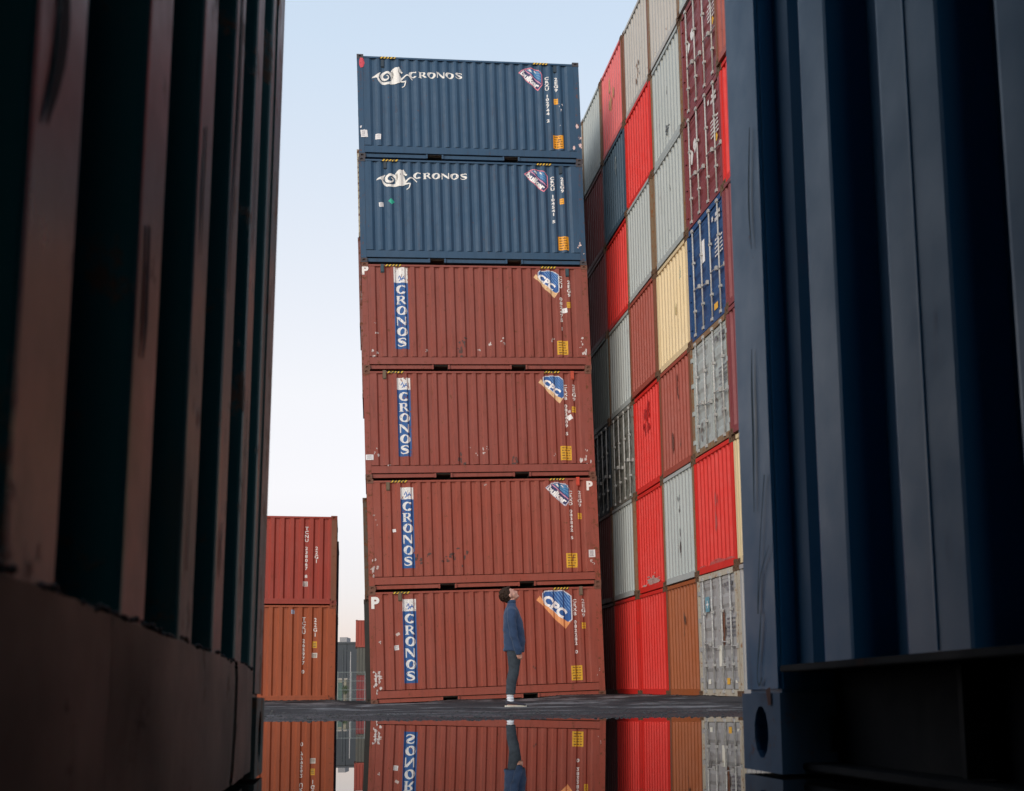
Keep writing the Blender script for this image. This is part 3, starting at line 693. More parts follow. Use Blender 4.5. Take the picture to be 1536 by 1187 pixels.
endprint(wall[0, 0], 'sign_mark', [rect(1.83, 1.87, 1.86, 2.02), rect(1.78, 1.92, 1.92, 1.96)], print_mat(WHITE, .1), .03, .006)
endprint(wall[0, 0], 'rust_patch', [blob(.85, 1.45, .07, .26), blob(.9, 1.15, .07, .12)], print_mat((.16, .06, .03), .35), .03)
sc_ = random.Random(9)
def endscuff(jk, spots, col, nm):
    random.seed(sc_.random()); P = []
    for y, z, n, ry, rz in spots:
        for _ in range(n): P.append(blob(y + random.gauss(0, ry), z + random.gauss(0, rz), ry * random.uniform(.3, .8), rz * random.uniform(.3, .8)))
    endprint(wall[jk], nm, P, print_mat(col, .5), .02, .003)
endscuff((0, 0), [(1.9, .95, 5, .035, .09), (.6, .7, 3, .03, .06)], (.13, .12, .11), 'worn_patch')
endscuff((0, 2), [(.9, .9, 4, .03, .07), (.55, .8, 6, .03, .12), (1.8, .6, 6, .05, .12)], (.10, .075, .07), 'worn_patch')
endscuff((1, 1), [(1.15, 1.75, 6, .04, .12), (1.12, .9, 7, .04, .2)], (.045, .045, .045), 'worn_patch')
endscuff((1, 5), [(1.2, .55, 7, .09, .06), (1.15, 1.5, 3, .03, .08)], (.07, .07, .07), 'worn_patch')
endscuff((1, 4), [(1.1, 1.6, 4, .04, .06), (1.2, .6, 2, .03, .03)], (.09, .08, .07), 'worn_patch')
endscuff((1, 2), [(1.0, 1.85, 7, .035, .15), (1.5, .7, 7, .04, .16), (.9, .55, 5, .03, .08)], (.15, .07, .055), 'worn_patch')
endscuff((1, 3), [(1.05, 1.2, 4, .05, .08)], (.62, .55, .25), 'worn_patch')
endscuff((1, 3), [(.6, 1.9, 3, .03, .09)], (.12, .38, .40), 'paint_mark')
endscuff((1, 0), [(1.1, 1.7, 6, .04, .15), (1.15, 1.4, 4, .02, .1)], (.12, .07, .05), 'worn_patch')
endscuff((2, 2), [(1.2, 1.9, 10, .14, .18)], (.42, .02, .02), 'worn_patch')
endscuff((2, 1), [(1.0, .22, 26, .35, .04), (1.2, .32, 10, .2, .05)], (.50, .34, .31), 'paint_scrape')
endscuff((2, 6), [(1.1, .8, 8, .08, .12)], (.26, .13, .06), 'rust_stain')
endscuff((3, 6), [(1.3, 1.4, 8, .12, .25)], (.55, .26, .06), 'rust_stain')
endscuff((3, 5), [(1.0, 1.9, 5, .05, .15)], (.35, .40, .40), 'paint_mark')
endscuff((0, 1), [(1.1, 1.3, 5, .05, .3), (1.2, .15, 12, .5, .05)], (.48, .10, .09), 'worn_patch')

# ------------------------------------------------------------------ two red containers at left, and what stands behind them
LY = .168; LW = (-5.79, 32.4, .070 + CAMZ)
def left_at(back_, lift, dx=0):
    return Matrix.Translation(LW) @ Matrix.Rotation(LY, 4, 'Z') @ Vector((-6.058 + dx, back_, lift))
l0 = container('lower orange-red container of the left pair beside the sky gap', left_at(0, 0), (0, 0, LY), (.31, .070, .024), 2.72, group='two red containers stacked at left', rust=.35, dirt=.4, rough=.5, pockets=False)
l1 = container('upper brick-red container of the left pair, with rusty right post', left_at(.01, 2.72), (0, 0, LY), (.30, .042, .027), 2.55, group='two red containers stacked at left', rust=.4, dirt=.4, rough=.5, pockets=False, post=RP2)
ls, lb = side_surface(6.058, True)
def lx(px): return 6.058 - (506 - px) / 53.3
def ltext(root, px, py0, py1, zt_, body):
    bm = text_bm('\n'.join(body), .2, .02, 1, .9, 'CENTER'); zs = [v.co.z for v in bm.verts]; top = max(zs); k = ((py1 - py0) / 53.0) / (top - min(zs))
    for v in bm.verts: v.co.z = (v.co.z - top) * k; v.co.x *= .75
    xform(bm, lx(px), zt_ - 0); drape(bm, ls, lb, .003); stuffed(bm_obj(bm, 'identification_lettering', print_mat(WHITE, .3), root))
zz = lambda py, base: (base - py) / 53.0
ltext(l0, 458.5, 926, 1010, zz(926, 1051), 'TCKU 265977 0'); ltext(l0, 475.5, 927, 955, zz(927, 1051), '22G1')
ltext(l1, 460.5, 788, 866, zz(788, 906), 'TCNU 238067 8'); ltext(l1, 475.5, 818, 843, zz(818, 906), '22G1')
def lrect(root, px, py, w, h, base, col, nm, lines=0):
    x, z = lx(px), zz(py, base); flatprint(nm, [rect(x - w / 2, x + w / 2, z - h / 2, z + h / 2)], print_mat(col, .2), root, ls, lb, .003)
    if lines: flatprint('sign_print', [rect(x - w * .35, x + w * .35, z + h * t, z + h * (t + .1)) for t in (-.35, -.1, .15)], print_mat((.12, .08, .05), .2), root, ls, lb, .0045)
lrect(l0, 475, 967, .12, .18, 1051, (.66, .37, .02), 'height_sign', 1); lrect(l0, 475, 983, .15, .14, 1051, (.6, .55, .5), 'weight_print', 1)
lrect(l1, 459.5, 875, .14, .14, 906, (.62, .56, .54), 'weight_print', 1); lrect(l0, 442, 918, .09, .12, 1051, (.3, .34, .45), 'small_sticker')
container('dark blue container behind the lower one of the left red pair', left_at(2.6, 0, .03), (0, 0, LY), (.03, .04, .09), 2.591, group='containers behind the left red pair', rust=.3)
container('dark blue container behind the upper one of the left red pair', left_at(2.6, 2.591, .03), (0, 0, LY), (.04, .04, .10), 2.3, group='containers behind the left red pair', rust=.3)

# far stack of three seen through the gap
fy = 108; fx = (534.5 - CX) / F * fy
for k, (c, w_) in enumerate((((.22, .03, .03), 'dark red'), ((.10, .10, .085), 'grey'), ((.32, .06, .04), 'red'))):
    container('%s container far off in the gap, %s of three' % (w_, ['bottom', 'middle', 'top'][k]), (fx + (0 if k < 2 else -.12), fy, .15 + 2.6 * k), (0, 0, .16), c, group='far containers in the gap', rust=.4)

# ------------------------------------------------------------------ the two foreground containers
FA = .168
FLEAN, FLEANR = .012, -.001
def fg_place(cx, cy, lx_, z, back_=0, x_=0, up_=0):
    """put a container so that its far end corner (lx_, W) stands at cx, cy"""
    return Matrix.Translation((cx, cy, z)) @ Matrix.Rotation(FA, 4, 'Z') @ Matrix.Rotation(FLEAN if lx_ else FLEANR, 4, 'Y') @ Vector((-lx_ + x_, -2.438 - back_, up_))
TEAL = (.010, .075, .078); FBL = (.010, .125, .27)
teal = dict(rust=.6, rough=.36, fade=0, dirt=.3, fine='L', dent=.45, spec=.28)
blue = dict(rust=.02, rough=.40, fade=0, dirt=.15, fine='R', dent=.3, spec=.24)
FZ = .004
lf = container('dark teal container looming over the left edge, close to the camera', fg_place(-.447, 1.85, 6.058, FZ), (0, FLEAN, FA), TEAL, far_end='corr', sill='none', group='foreground containers on the left', **teal)
rf = container('dark navy blue container looming over the right edge, close to the camera', fg_place(.326, 1.85, 0, FZ), (0, FLEANR, FA), FBL, end='corr', sill='none', group='foreground containers on the right', **blue)
container('unseen dark green container added on the left foreground container, darkening the slot', fg_place(-.447, 1.85, 6.058, FZ, up_=2.592), (0, FLEAN, FA), TEAL, group='foreground containers on the left', **teal)  # unseen upper tier on both sides, added to darken the slot below
container('unseen navy container added on the right foreground container, darkening the slot', fg_place(.326, 1.85, 0, FZ, up_=2.592), (0, FLEANR, FA), FBL, group='foreground containers on the right', **blue)
for k in range(2):  # unseen second columns, added to keep light out of the slot
    container('unseen dark green container added behind the camera to block light, left side, %s' % ['lower', 'upper'][k], fg_place(-.447, 1.85, 6.058, FZ, 2.52, up_=2.592 * k), (0, FLEAN, FA), TEAL, group='foreground containers on the left', **teal)
    container('unseen navy container added behind the camera to block light, right side, %s' % ['lower', 'upper'][k], fg_place(.326, 1.85, 0, FZ, 2.52, up_=2.592 * k), (0, FLEANR, FA), FBL, group='foreground containers on the right', **blue)
# left: plated, dented sill with a ragged weld along its top; local frame of the +x end (flipped)
def rough_plate(y0, y1, z0, z1, x, th, amp, seed, ny=46, nz=7):
    m = MB(); g = []
    for i in range(ny + 1):
        col = []
        for k in range(nz + 1):
            y = y0 + (y1 - y0) * i / ny; z = z0 + (z1 - z0) * k / nz
            n1 = noise.noise(Vector((y * 7 + seed, z * 9, seed))); n2 = noise.noise(Vector((y * 26, z * 20, seed)))
            zz_ = z + (n2 * amp * .8 if k == nz else (n2 * amp * .3 if k == 0 else 0))
            m.v.append((x + amp * n1 + amp * .3 * n2 + (.0012 if k in (0, nz) else 0), y, zz_)); col.append(len(m.v) - 1)
        g.append(col)
    for i in range(ny):
        for k in range(nz): m.f.append((g[i][k], g[i][k + 1], g[i + 1][k + 1], g[i + 1][k]))
    # top and bottom returns
    for k, fl in ((nz, 0), (0, 1)):
        b = len(m.v)
        for i in range(ny + 1): v = m.v[g[i][k]]; m.v.append((x + th, v[1], v[2]))
        b2 = len(m.v)
        for i in range(ny + 1): m.v.append(m.v[g[i][k]])
        for i in range(ny):
            q = (b2 + i, b + i, b + i + 1, b2 + i + 1); m.f.append(q if not fl else q[::-1])
    return m
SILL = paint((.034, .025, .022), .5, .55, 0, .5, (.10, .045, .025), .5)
def flip(o, par): o.rotation_euler = (0, 0, math.pi); o.location = (6.058, 2.438, 0); return o
segs = [(.17, .30), (.302, .46), (.4615, 1.20), (1.2015, 2.27)]
for i, (a, b) in enumerate(segs):
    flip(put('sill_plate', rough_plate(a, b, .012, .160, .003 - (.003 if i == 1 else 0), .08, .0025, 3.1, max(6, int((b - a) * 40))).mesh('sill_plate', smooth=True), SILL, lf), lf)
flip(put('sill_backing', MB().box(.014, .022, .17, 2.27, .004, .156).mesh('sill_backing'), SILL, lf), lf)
# a run of weld beads and crumbled paint along the top edge of the sill
bm = bmesh.new()
for i in range(420):
    y = random.uniform(.16, 2.27)
    bmesh.ops.create_icosphere(bm, subdivisions=1, radius=random.uniform(.001, .003), matrix=Matrix.Translation((.003 + random.uniform(0, .01), y, .161 + noise.noise(Vector((y * 26, 1.4, 0))) * .004)))
o = bm_obj(bm, 'weld_bead', SILL, lf); o['kind'] = 'stuff'; flip(o, lf)
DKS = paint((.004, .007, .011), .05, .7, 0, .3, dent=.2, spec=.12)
# right: open channel sill - ledge on top, web set back, ribs, lower flange
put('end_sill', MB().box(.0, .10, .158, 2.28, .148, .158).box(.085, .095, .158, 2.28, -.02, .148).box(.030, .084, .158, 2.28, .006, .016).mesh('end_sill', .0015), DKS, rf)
for y in (.45, .95, 1.46, 1.86):
    put('sill_rib', MB().box(.05, .084, 0, .012, .018, .147).mesh('sill_rib', .001), DKS, rf, (0, y, 0))
put('weld_seam', MB().box(.0082, .02, 1.834, 1.838, .16, 2.48).mesh('weld_seam'), paint(FBL, .0, .34, 0, .15), rf)
# chipped drips and scratches in the foreground paint
def chips(root, far, spots, col, nm='paint_scratch'):
    P = []
    for pts in spots: P += ribbon(smooth_pts(pts, 4))
    bm = bmesh.new()
    for i, p in enumerate(P):
        try: bm.faces.new([bm.verts.new((.0, a, b)) for a, b in p])
        except ValueError: pass
    o = bm_obj(bm, nm, print_mat(col, .05, .85), root); o['kind'] = 'stuff'
    return o
o = chips(rf, 0, [[(2.345, .66, .003), (2.350, .60, .008), (2.352, .52, .009), (2.36, .40, .003)], [(2.32, 1.02, .004), (2.335, .9, .007), (2.33, .82, .002)],
    [(2.345, .245, .002), (2.355, .20, .006), (2.370, .15, .003), (2.365, .13, .004), (2.350, .142, .003)], [(2.31, .45, .004), (2.33, .38, .003), (2.352, .29, .003), (2.358, .24, .006)], [(2.30, .34, .002), (2.34, .30, .003), (2.355, .255, .004)]], (.02, .06, .085))
o.location = (-.0012, 0, 0)
o = chips(rf, 0, [[(2.32, .155, .02), (2.315, .13, .012)]], (.11, .035, .02), 'rust_chip'); o.location = (-.004, 0, -.03)

o = chips(lf, 0, [[(.655, .95, .012), (.650, .80, .020), (.668, .66, .012), (.672, .55, .004)], [(.90, .62, .008), (.905, .55, .012), (.90, .50, .003)], [(1.15, .42, .010), (1.146, .36, .014), (1.15, .33, .004)], [(.41, .5, .004), (.412, .3, .006), (.408, .22, .003)], [(.66, .30, .004), (.655, .27, .012), (.66, .24, .004)], [(1.13, .80, .003), (1.16, .70, .010), (1.14, .62, .016), (1.15, .58, .003)], [(.655, 1.15, .004), (.64, 1.05, .010), (.65, .98, .004)], [(1.40, .5, .006), (1.38, .42, .016), (1.40, .36, .004)], [(.42, .85, .003), (.41, .78, .008), (.42, .70, .003)], [(.16, .9, .003), (.165, .7, .006), (.16, .5, .003)], [(.90, .30, .003), (.905, .22, .006)]], (.006, .006, .007))
o.rotation_euler = (0, 0, math.pi); o.location = (6.058 - .0045, 2.438, 0)
# ------------------------------------------------------------------ ground, puddle
FEET = []
for M4, pl in ((MM, [(0, 0), (3, 0), (6.06, 0), (0, 2.5), (6.06, 2.5), (0, 5.1), (6.06, 5.1), (0, 7.6), (6.06, 7.6)]), (WM, [(0, q * SP) for q in range(-1, 7)] + [(6.06, q * SP) for q in range(-1, 7)] + [(3, q * SP) for q in (-1, 2, 5)]),
        (Matrix.Translation(LW) @ Matrix.Rotation(LY, 4, 'Z'), [(0, 0), (-3, 0), (-6.06, 0), (0, 2.5), (-6.06, 2.5), (0, 5)])):
    for a_, b_ in pl: v_ = M4 @ Vector((a_, b_, 0)); FEET.append((v_.x, v_.y, v_.z + .008))
def gz(x, y):
    """ground height: puddle basin round the camera rising gently to the yard, following the stack feet"""
    pts = FEET + [(-.41, 17.1, .040), (0, 13, .018), (-4, 17, .05), (3, 17, .06), (-4, 24, .08), (-1, 25, .10), (1.5, 24, .13), (8, 13, .05), (-8, 13, .05), (-8, 24, .12), (-9, 45, .18), (0, 60, .15), (-20, 40, .15), (25, 40, .3)]
    w = s = 0
    for a, b, c in pts:
        q = 1 / (((x - a) ** 2 + (y - b) ** 2) ** 2.2 + .02); w += q; s += q * c
    h = s / w
    shore = 7.45 + .14 * math.sin(x * 1.3 + 1) + .45 * noise.noise(Vector((x * .75, 3.3, 0))) + .2 * noise.noise(Vector((x * 3.1, 1.3, 0)))
    t = (y - shore)
    r = math.hypot(x, y + 4)
    base = -.02 if abs(x) < 7 and y > -9 else .05
    if t < 0: h2 = max(-.035, t * .03) if abs(x) < 6.5 else -.035 + min(.2, (abs(x) - 6.5) * .05)
    else:
        k = min(1, t / 9); h2 = min(h, t * .0042 + .004 + h * k * k * (3 - 2 * k) * .9) if t < 9 else h
        if t >= 9: h2 = h
        else: h2 = (1 - k) * (t * .0042) + k * h
    if y > 45: h2 = .15
    nz = noise.noise(Vector((x * .8, y * .8, 0))) * .012 + noise.noise(Vector((x * 3.1, y * 3.1, 5))) * .006
    return h2 + nz * (min(1, abs(t) / 2.5 + .22))
ys = []; y = -30.0
while y < 900:
    ys.append(y)
    if y < -2: y += 2
    elif y < 5: y += .5
    elif y < 9.5: y += .05
    elif y < 20: y += .10
    elif y < 34: y += .3
    else: y *= 1.12
xs = []; x = 0.0
while x < 900:
    xs.append(x); x += .08 if x < 5 else (.3 if x < 12 else max(.3, x * .15))
xs = [-a for a in xs[:0:-1]] + xs
gv = [(x, y, gz(x, y)) for y in ys for x in xs]; nx = len(xs)
gf = [(j * nx + i, j * nx + i + 1, (j + 1) * nx + i + 1, (j + 1) * nx + i) for j in range(len(ys) - 1) for i in range(nx - 1)]
m, n, b, o = nodes('worn_asphalt')
vw = coords(n, rnd=False); vx = coords(n, (.20, .15, 1), False)
f1 = nse(n, vw, .7, 6, .6); f2 = nse(n, vx, 2.6, 6, .7); f3 = nse(n, vw, 55, 4, .7)
c = mix(n, rng(n, f1, .35, .65), (.018, .018, .020), (.075, .072, .072))
c = mix(n, mth(n, 'MULTIPLY', rng(n, f2, .51, .58), .9), c, (.26, .255, .25))
c = mix(n, mth(n, 'MULTIPLY', rng(n, nse(n, coords(n, (.4, .28, 1), False), 1.3, 6, .7), .50, .60), .6), c, (.022, .022, .025))
c = mix(n, mth(n, 'MULTIPLY', rng(n, f3, .42, .72), .55), c, (.015, .014, .014))
gm = n.nodes.new('ShaderNodeNewGeometry'); sx = n.nodes.new('ShaderNodeSeparateXYZ'); n.links.new(gm.outputs['Position'], sx.inputs[0])
wet = rng(n, mth(n, 'ADD', sx.outputs['Z'], mth(n, 'MULTIPLY', mth(n, 'SUBTRACT', f1, .5), .05)), .004, .026, 1, 0)
c = mix(n, mth(n, 'MULTIPLY', wet, .6), c, (.012, .012, .013))
n.links.new(c, b.inputs['Base Color'])
n.links.new(mth(n, 'SUBTRACT', rng(n, f2, .3, .7, .92, .72), mth(n, 'MULTIPLY', wet, .35)), b.inputs['Roughness'])
b.inputs['Specular IOR Level'].default_value = .2
bp = n.nodes.new('ShaderNodeBump'); bp.inputs['Strength'].default_value = 1; bp.inputs['Distance'].default_value = .03
n.links.new(mth(n, 'ADD', mth(n, 'MULTIPLY', f3, .6), mth(n, 'ADD', f2, mth(n, 'MULTIPLY', nse(n, vw, 14, 5), .8))), bp.inputs['Height']); n.links.new(bp.outputs[0], b.inputs['Normal'])
me = bpy.data.meshes.new('ground'); me.from_pydata(gv, [], gf); me.update()
for p in me.polygons: p.use_smooth = True
g = put('ground', me, m); g['kind'] = 'structure'
m, n, b, o = nodes('puddle_water')
b.inputs['Base Color'].default_value = (.010, .010, .010, 1); b.inputs['Roughness'].default_value = .0; b.inputs['IOR'].default_value = 1.333
bp = n.nodes.new('ShaderNodeBump'); bp.inputs['Strength'].default_value = .02; bp.inputs['Distance'].default_value = .004
n.links.new(nse(n, coords(n, (1, 1, 1), False), 1.4, 2), bp.inputs['Height']); n.links.new(bp.outputs[0], b.inputs['Normal'])
w = put('puddle_water', MB().box(-7.5, 7.5, -9, 9.8, -.002, 0).mesh('water'), m); w['kind'] = 'structure'
# loose grit along the water's edge and on the yard
bm = bmesh.new(); rs = random.Random(5)
ico = bmesh.new(); bmesh.ops.create_icosphere(ico, subdivisions=1, radius=1); iv = [v.co.copy() for v in ico.verts]; iff = [[v.index for v in f.verts] for f in ico.faces]; ico.free()
V = []; Fc = []
for i in range(2600):
    yy = 7.2 + abs(rs.gauss(0, 3.2)) if i < 2000 else rs.uniform(9, 28); xx = rs.uniform(-3.2, 3.4) * yy / 9
    zg = gz(xx, yy)
    if zg < -.006: continue
    s = rs.uniform(.004, .013) * (1 if rs.random() > .04 else 2.2); b0 = len(V)
    sq = (rs.uniform(.8, 1.5), rs.uniform(.7, 1.2), rs.uniform(.4, .8))
    V += [(xx + v.x * s * sq[0], yy + v.y * s * sq[1], zg + v.z * s * sq[2]) for v in iv]; Fc += [[b0 + k for k in f] for f in iff]
me = bpy.data.meshes.new('grit'); me.from_pydata(V, [], Fc)
g = put('loose_grit', me, plain('grit_stone', (.075, .07, .066), .8, 0, .6, 60)); g['kind'] = 'stuff'; g['label'] = 'loose grit scattered along the puddle edge'; g['category'] = 'grit'

# dark dirt and broken asphalt lying along the feet of the stacks
V = []; Fc = []
def clumps(M4, x0, x1, y_, n_, smax):
    for i in range(n_):
        p = M4 @ Vector((rs.uniform(x0, x1), y_ - abs(rs.gauss(0, .10)) - .01, 0)); s = rs.uniform(.012, smax); b0 = len(V)
        zg = gz(p.x, p.y); q = (rs.uniform(1, 2.4), rs.uniform(.7, 1.2), rs.uniform(.35, .8))
        V.extend([(p.x + v.x * s * q[0] * (1 + rs.uniform(-.2, .2)), p.y + v.y * s * q[1], zg + v.z * s * q[2]) for v in iv]); Fc.extend([[b0 + k for k in f] for f in iff])
clumps(Matrix.Translation(LW) @ Matrix.Rotation(LY, 4, 'Z'), -3, .1, 0, 420, .05); clumps(MM, 0, 6.06, 0, 420, .035); clumps(WM @ Matrix.Rotation(R(90), 4, 'Z'), 0, 12.4, .0, 0, .03)
WM2 = WM
for i in range(260):
    p = WM @ Vector((-abs(rs.gauss(0, .08)) - .01, rs.uniform(0, 12.4), 0)); s = rs.uniform(.01, .035); b0 = len(V); zg = gz(p.x, p.y)
    V.extend([(p.x + v.x * s, p.y + v.y * s * 2, zg + v.z * s * .6) for v in iv]); Fc.extend([[b0 + k for k in f] for f in iff])
me = bpy.data.meshes.new('dirt'); me.from_pydata(V, [], Fc)
g = put('dirt_clumps', me, plain('dark_dirt', (.022, .02, .019), .95, 0, .6, 30)); g['kind'] = 'stuff'; g['label'] = 'dark dirt and broken asphalt along the feet of the container stacks'; g['category'] = 'dirt'

# ------------------------------------------------------------------ far background seen through the gap
wd = 150; wx = (520 - CX) / F * wd
wh = thing('warehouse', 'dark grey flat-roofed warehouse far off in the gap', 'building', None, (wx, wd, .15))
MW = plain('grey_cladding', (.040, .050, .060), .7, 0, .12, .3)
for i in range(12):
    put('wall_panel', cached(('wp',), lambda: MB().box(0, 4.96, 0, .3, 0, 7.7).mesh('wall_panel', .02)), MW, wh, (-30 + i * 5, 0, 0))
put('wall', MB().box(-30, 30, .35, 30, 0, 7.6).mesh('wall'), MW, wh); put('roof', MB().box(-30.1, 30.1, -.1, 30, 7.72, 7.95).mesh('roof'), plain('roof_edge', (.06, .07, .08), .7), wh)
put('roof_unit', MB().box(-1.5, -.55, 3, 6, 7.95, 8.75).mesh('roof_unit'), plain('pale_plant_room', (.30, .30, .31), .7), wh)
sh = thing('site_cabin', 'small cream cabin by the fence in the gap', 'cabin', None, ((512 - CX) / F * 112, 112, .15))
put('wall', MB().box(-1.6, .5, 0, 2.4, .1, 2.25).mesh('wall'), plain('cream_wall', (.28, .26, .19), .7), sh); put('roof', MB().box(-1.7, .6, -.1, 2.5, 2.25, 2.4).mesh('roof'), plain('cabin_roof', (.4, .38, .34), .7), sh)
put('door', MB().box(-.3, .2, -.04, .0, .15, 2.0).mesh('door'), plain('green_door', (.05, .11, .09), .6), sh)
fd = 85; fc0 = (505 - CX) / F * fd
fe = thing('mesh_fence', 'pale steel mesh fence across the gap in front of the warehouse', 'fence', None, (fc0, fd, .15))
MFn = plain('fence_steel', (.20, .23, .22), .6, .1)
for i in range(4): put('post', cached(('fpost',), lambda: MB().tube((0, 0, 0), (0, 0, 2.3), .035, 6).mesh('post')), MFn, fe, (i * 1.0 - .9, 0, 0))
for z in (.3, .95, 1.6, 2.25): put('rail', cached(('frail',), lambda: MB().tube((-1.2, 0, 0), (2.3, 0, 0), .022, 5).mesh('rail')), MFn, fe, (0, 0, z))
fm = MB()
for i in range(34): fm.tube((-1.2 + i * .1, 0, .1), (-1.2 + i * .1, 0, 2.2), .006, 3)
o = put('mesh_wire', fm.mesh('mesh_wire'), MFn, fe); o['kind'] = 'stuff'
lp = thing('lamp_post', 'thin pale pole standing in the gap', 'pole', None, ((525.5 - CX) / F * 95, 95, .15))
put('pole', MB().tube((0, 0, 0), (0, 0, 4.2), .05, 8, .035).mesh('pole'), plain('pole_paint', (.45, .43, .42), .6), lp); put('foot', MB().box(-.12, .12, -.12, .12, 0, .06).mesh('foot'), MFn, lp)
up = thing('utility_pole', 'dark pole with crossbar left of the pale pole', 'pole', None, ((514.5 - CX) / F * 105, 105, .15))
MD = plain('dark_pole', (.05, .06, .065), .7)
put('pole', MB().tube((0, 0, 0), (0, 0, 5.0), .07, 8).mesh('pole'), MD, up); put('crossbar', MB().box(-.7, .7, -.04, .04, 4.7, 4.78).box(-.45, .45, -.04, .04, 4.35, 4.42).mesh('crossbar'), MD, up)
TREE_S = .62
tr = thing('small_tree', 'small green tree beside the dark pole in the gap', 'tree', None, ((518 - CX) / F * 100, 100, .15))
put('trunk', MB().tube((0, 0, 0), (0, 0, 1.6), .06, 6, .03).tube((0, 0, 1.2), (.25, .1, 1.9), .03, 5, .015).tube((0, 0, 1.1), (-.2, 0, 1.8), .03, 5, .015).mesh('trunk'), plain('bark', (.06, .045, .03), .9), tr)
lm = MB(); rl = random.Random(2)
for i in range(420):
    d = Vector((rl.gauss(0, 1), rl.gauss(0, 1), rl.gauss(0, 1))).normalized() * rl.uniform(.25, .62); p = Vector((0, 0, 1.85)) + Vector((d.x * .8, d.y * .8, d.z * 1.1))
    a = Vector((rl.gauss(0, 1), rl.gauss(0, 1), rl.gauss(0, 1))).normalized() * .08; c_ = a.orthogonal().normalized() * .05; b0 = len(lm.v)
    lm.v += [tuple(p - a), tuple(p + c_), tuple(p + a), tuple(p - c_)]; lm.f.append((b0, b0 + 1, b0 + 2, b0 + 3))
tr.scale = (TREE_S,) * 3
put('crown', lm.mesh('crown'), plain('leaves', (.07, .10, .03), .7, 0, .5, 3), tr)

# ------------------------------------------------------------------ the man looking up
def remesh(bm, voxel, smooth=4, fold=None):
    me = bpy.data.meshes.new('r'); bm.to_mesh(me); bm.free(); ob = bpy.data.objects.new('r', me); COL.objects.link(ob)
    md = ob.modifiers.new('r', 'REMESH'); md.mode = 'VOXEL'; md.voxel_size = voxel; md.use_smooth_shade = True
    ms = ob.modifiers.new('s', 'SMOOTH'); ms.iterations = smooth; ms.factor = .5
    bpy.context.view_layer.update()
    r = bpy.data.meshes.new_from_object(ob.evaluated_get(bpy.context.evaluated_depsgraph_get())); bpy.data.objects.remove(ob)
    if fold:
        for v in r.vertices: v.co += v.normal * fold(v.co)
    r.update()
    for p in r.polygons: p.use_smooth = True
    return r
def loft(bm, secs, seg=20):
    """secs: (centre xyz, rx, ry, tilt axis None) horizontal-ish ellipses joined into a closed tube along the path"""
    rings = []; n = len(secs)
    for i, (c, rx, ry) in enumerate(secs):
        c = Vector(c); a = Vector(secs[max(0, i - 1)][0]); b_ = Vector(secs[min(n - 1, i + 1)][0]); d = (b_ - a).normalized()
        u = Vector((0, 1, 0)); u = (u - d * u.dot(d))
        if u.length < .2: u = Vector((1, 0, 0)) - d * d.x
        u.normalize(); f = u.cross(d).normalized()     # f: fore-aft direction
        rings.append([bm.verts.new(c + f * (math.cos(2 * math.pi * k / seg) * rx) + u * (math.sin(2 * math.pi * k / seg) * ry)) for k in range(seg)])
    for A, B in zip(rings, rings[1:]):
        for k in range(seg): bm.faces.new((A[k], A[(k + 1) % seg], B[(k + 1) % seg], B[k]))
    bm.faces.new(rings[0][::-1]); bm.faces.new(rings[-1])
    bmesh.ops.recalc_face_normals(bm, faces=bm.faces[:])
def ball(bm, c, r, sc=(1, 1, 1), rot=None):
    M_ = Matrix.Translation(c) @ (rot or Matrix.Identity(4)) @ Matrix.Diagonal((*sc, 1)); bmesh.ops.create_icosphere(bm, subdivisions=3, radius=r, matrix=M_)
PX, PY = (766.5 - CX) / F * 17.1 - .005, 17.1
man = thing('person', 'man in navy pullover, dark trousers and white socks standing in profile with head tilted back', 'person', None, (PX, PY, gz(PX, PY) - .003))
man.rotation_euler = (0, 0, R(4)); man.scale = (1.0, 1.0, 1.0)
HC = Vector((-.015, 0, 1.655)); HT = Matrix.Rotation(R(-38), 4, 'Y')     # head tipped back
hm = Matrix.Translation(HC) @ HT
def hp(x, y, z): return hm @ Vector((x, y, z))
bm = bmesh.new()
# trunk, neck
loft(bm, [((.02, 0, .84), .10, .15), ((.03, 0, .92), .115, .165), ((.035, 0, 1.05), .10, .145), ((.03, 0, 1.2), .11, .16), ((.02, 0, 1.33), .115, .175), ((.005, 0, 1.43), .09, .17), ((0, 0, 1.49), .06, .10), ((.005, 0, 1.54), .056, .058), ((.0, 0, 1.60), .055, .056)])
# skull and face: cranium, brow, jaw, chin, nose, lips, ears, eye balls
ball(bm, hp(-.012, 0, .035), .098, (1.02, .80, .98), HT); ball(bm, hp(.045, 0, -.012), .070, (.80, .86, 1.12), HT); ball(bm, hp(.052, 0, -.068), .044, (.95, .95, .75), HT)
ball(bm, hp(.088, 0, .040), .022, (.7, 2.2, .6), HT); ball(bm, hp(.092, 0, -.080), .017, (1, 1.2, .9), HT)
a = bmesh.new(); loft(a, [(hp(.084, 0, .026), .009, .010), (hp(.104, 0, .000), .013, .013), (hp(.116, 0, -.018), .015, .017), (hp(.100, 0, -.028), .010, .014)], 10); tm = bpy.data.meshes.new('n'); a.to_mesh(tm); a.free(); bm.from_mesh(tm); bpy.data.meshes.remove(tm)
ball(bm, hp(.099, 0, -.042), .010, (1, 2.0, .62), HT); ball(bm, hp(.097, 0, -.055), .010, (1, 1.8, .62), HT)
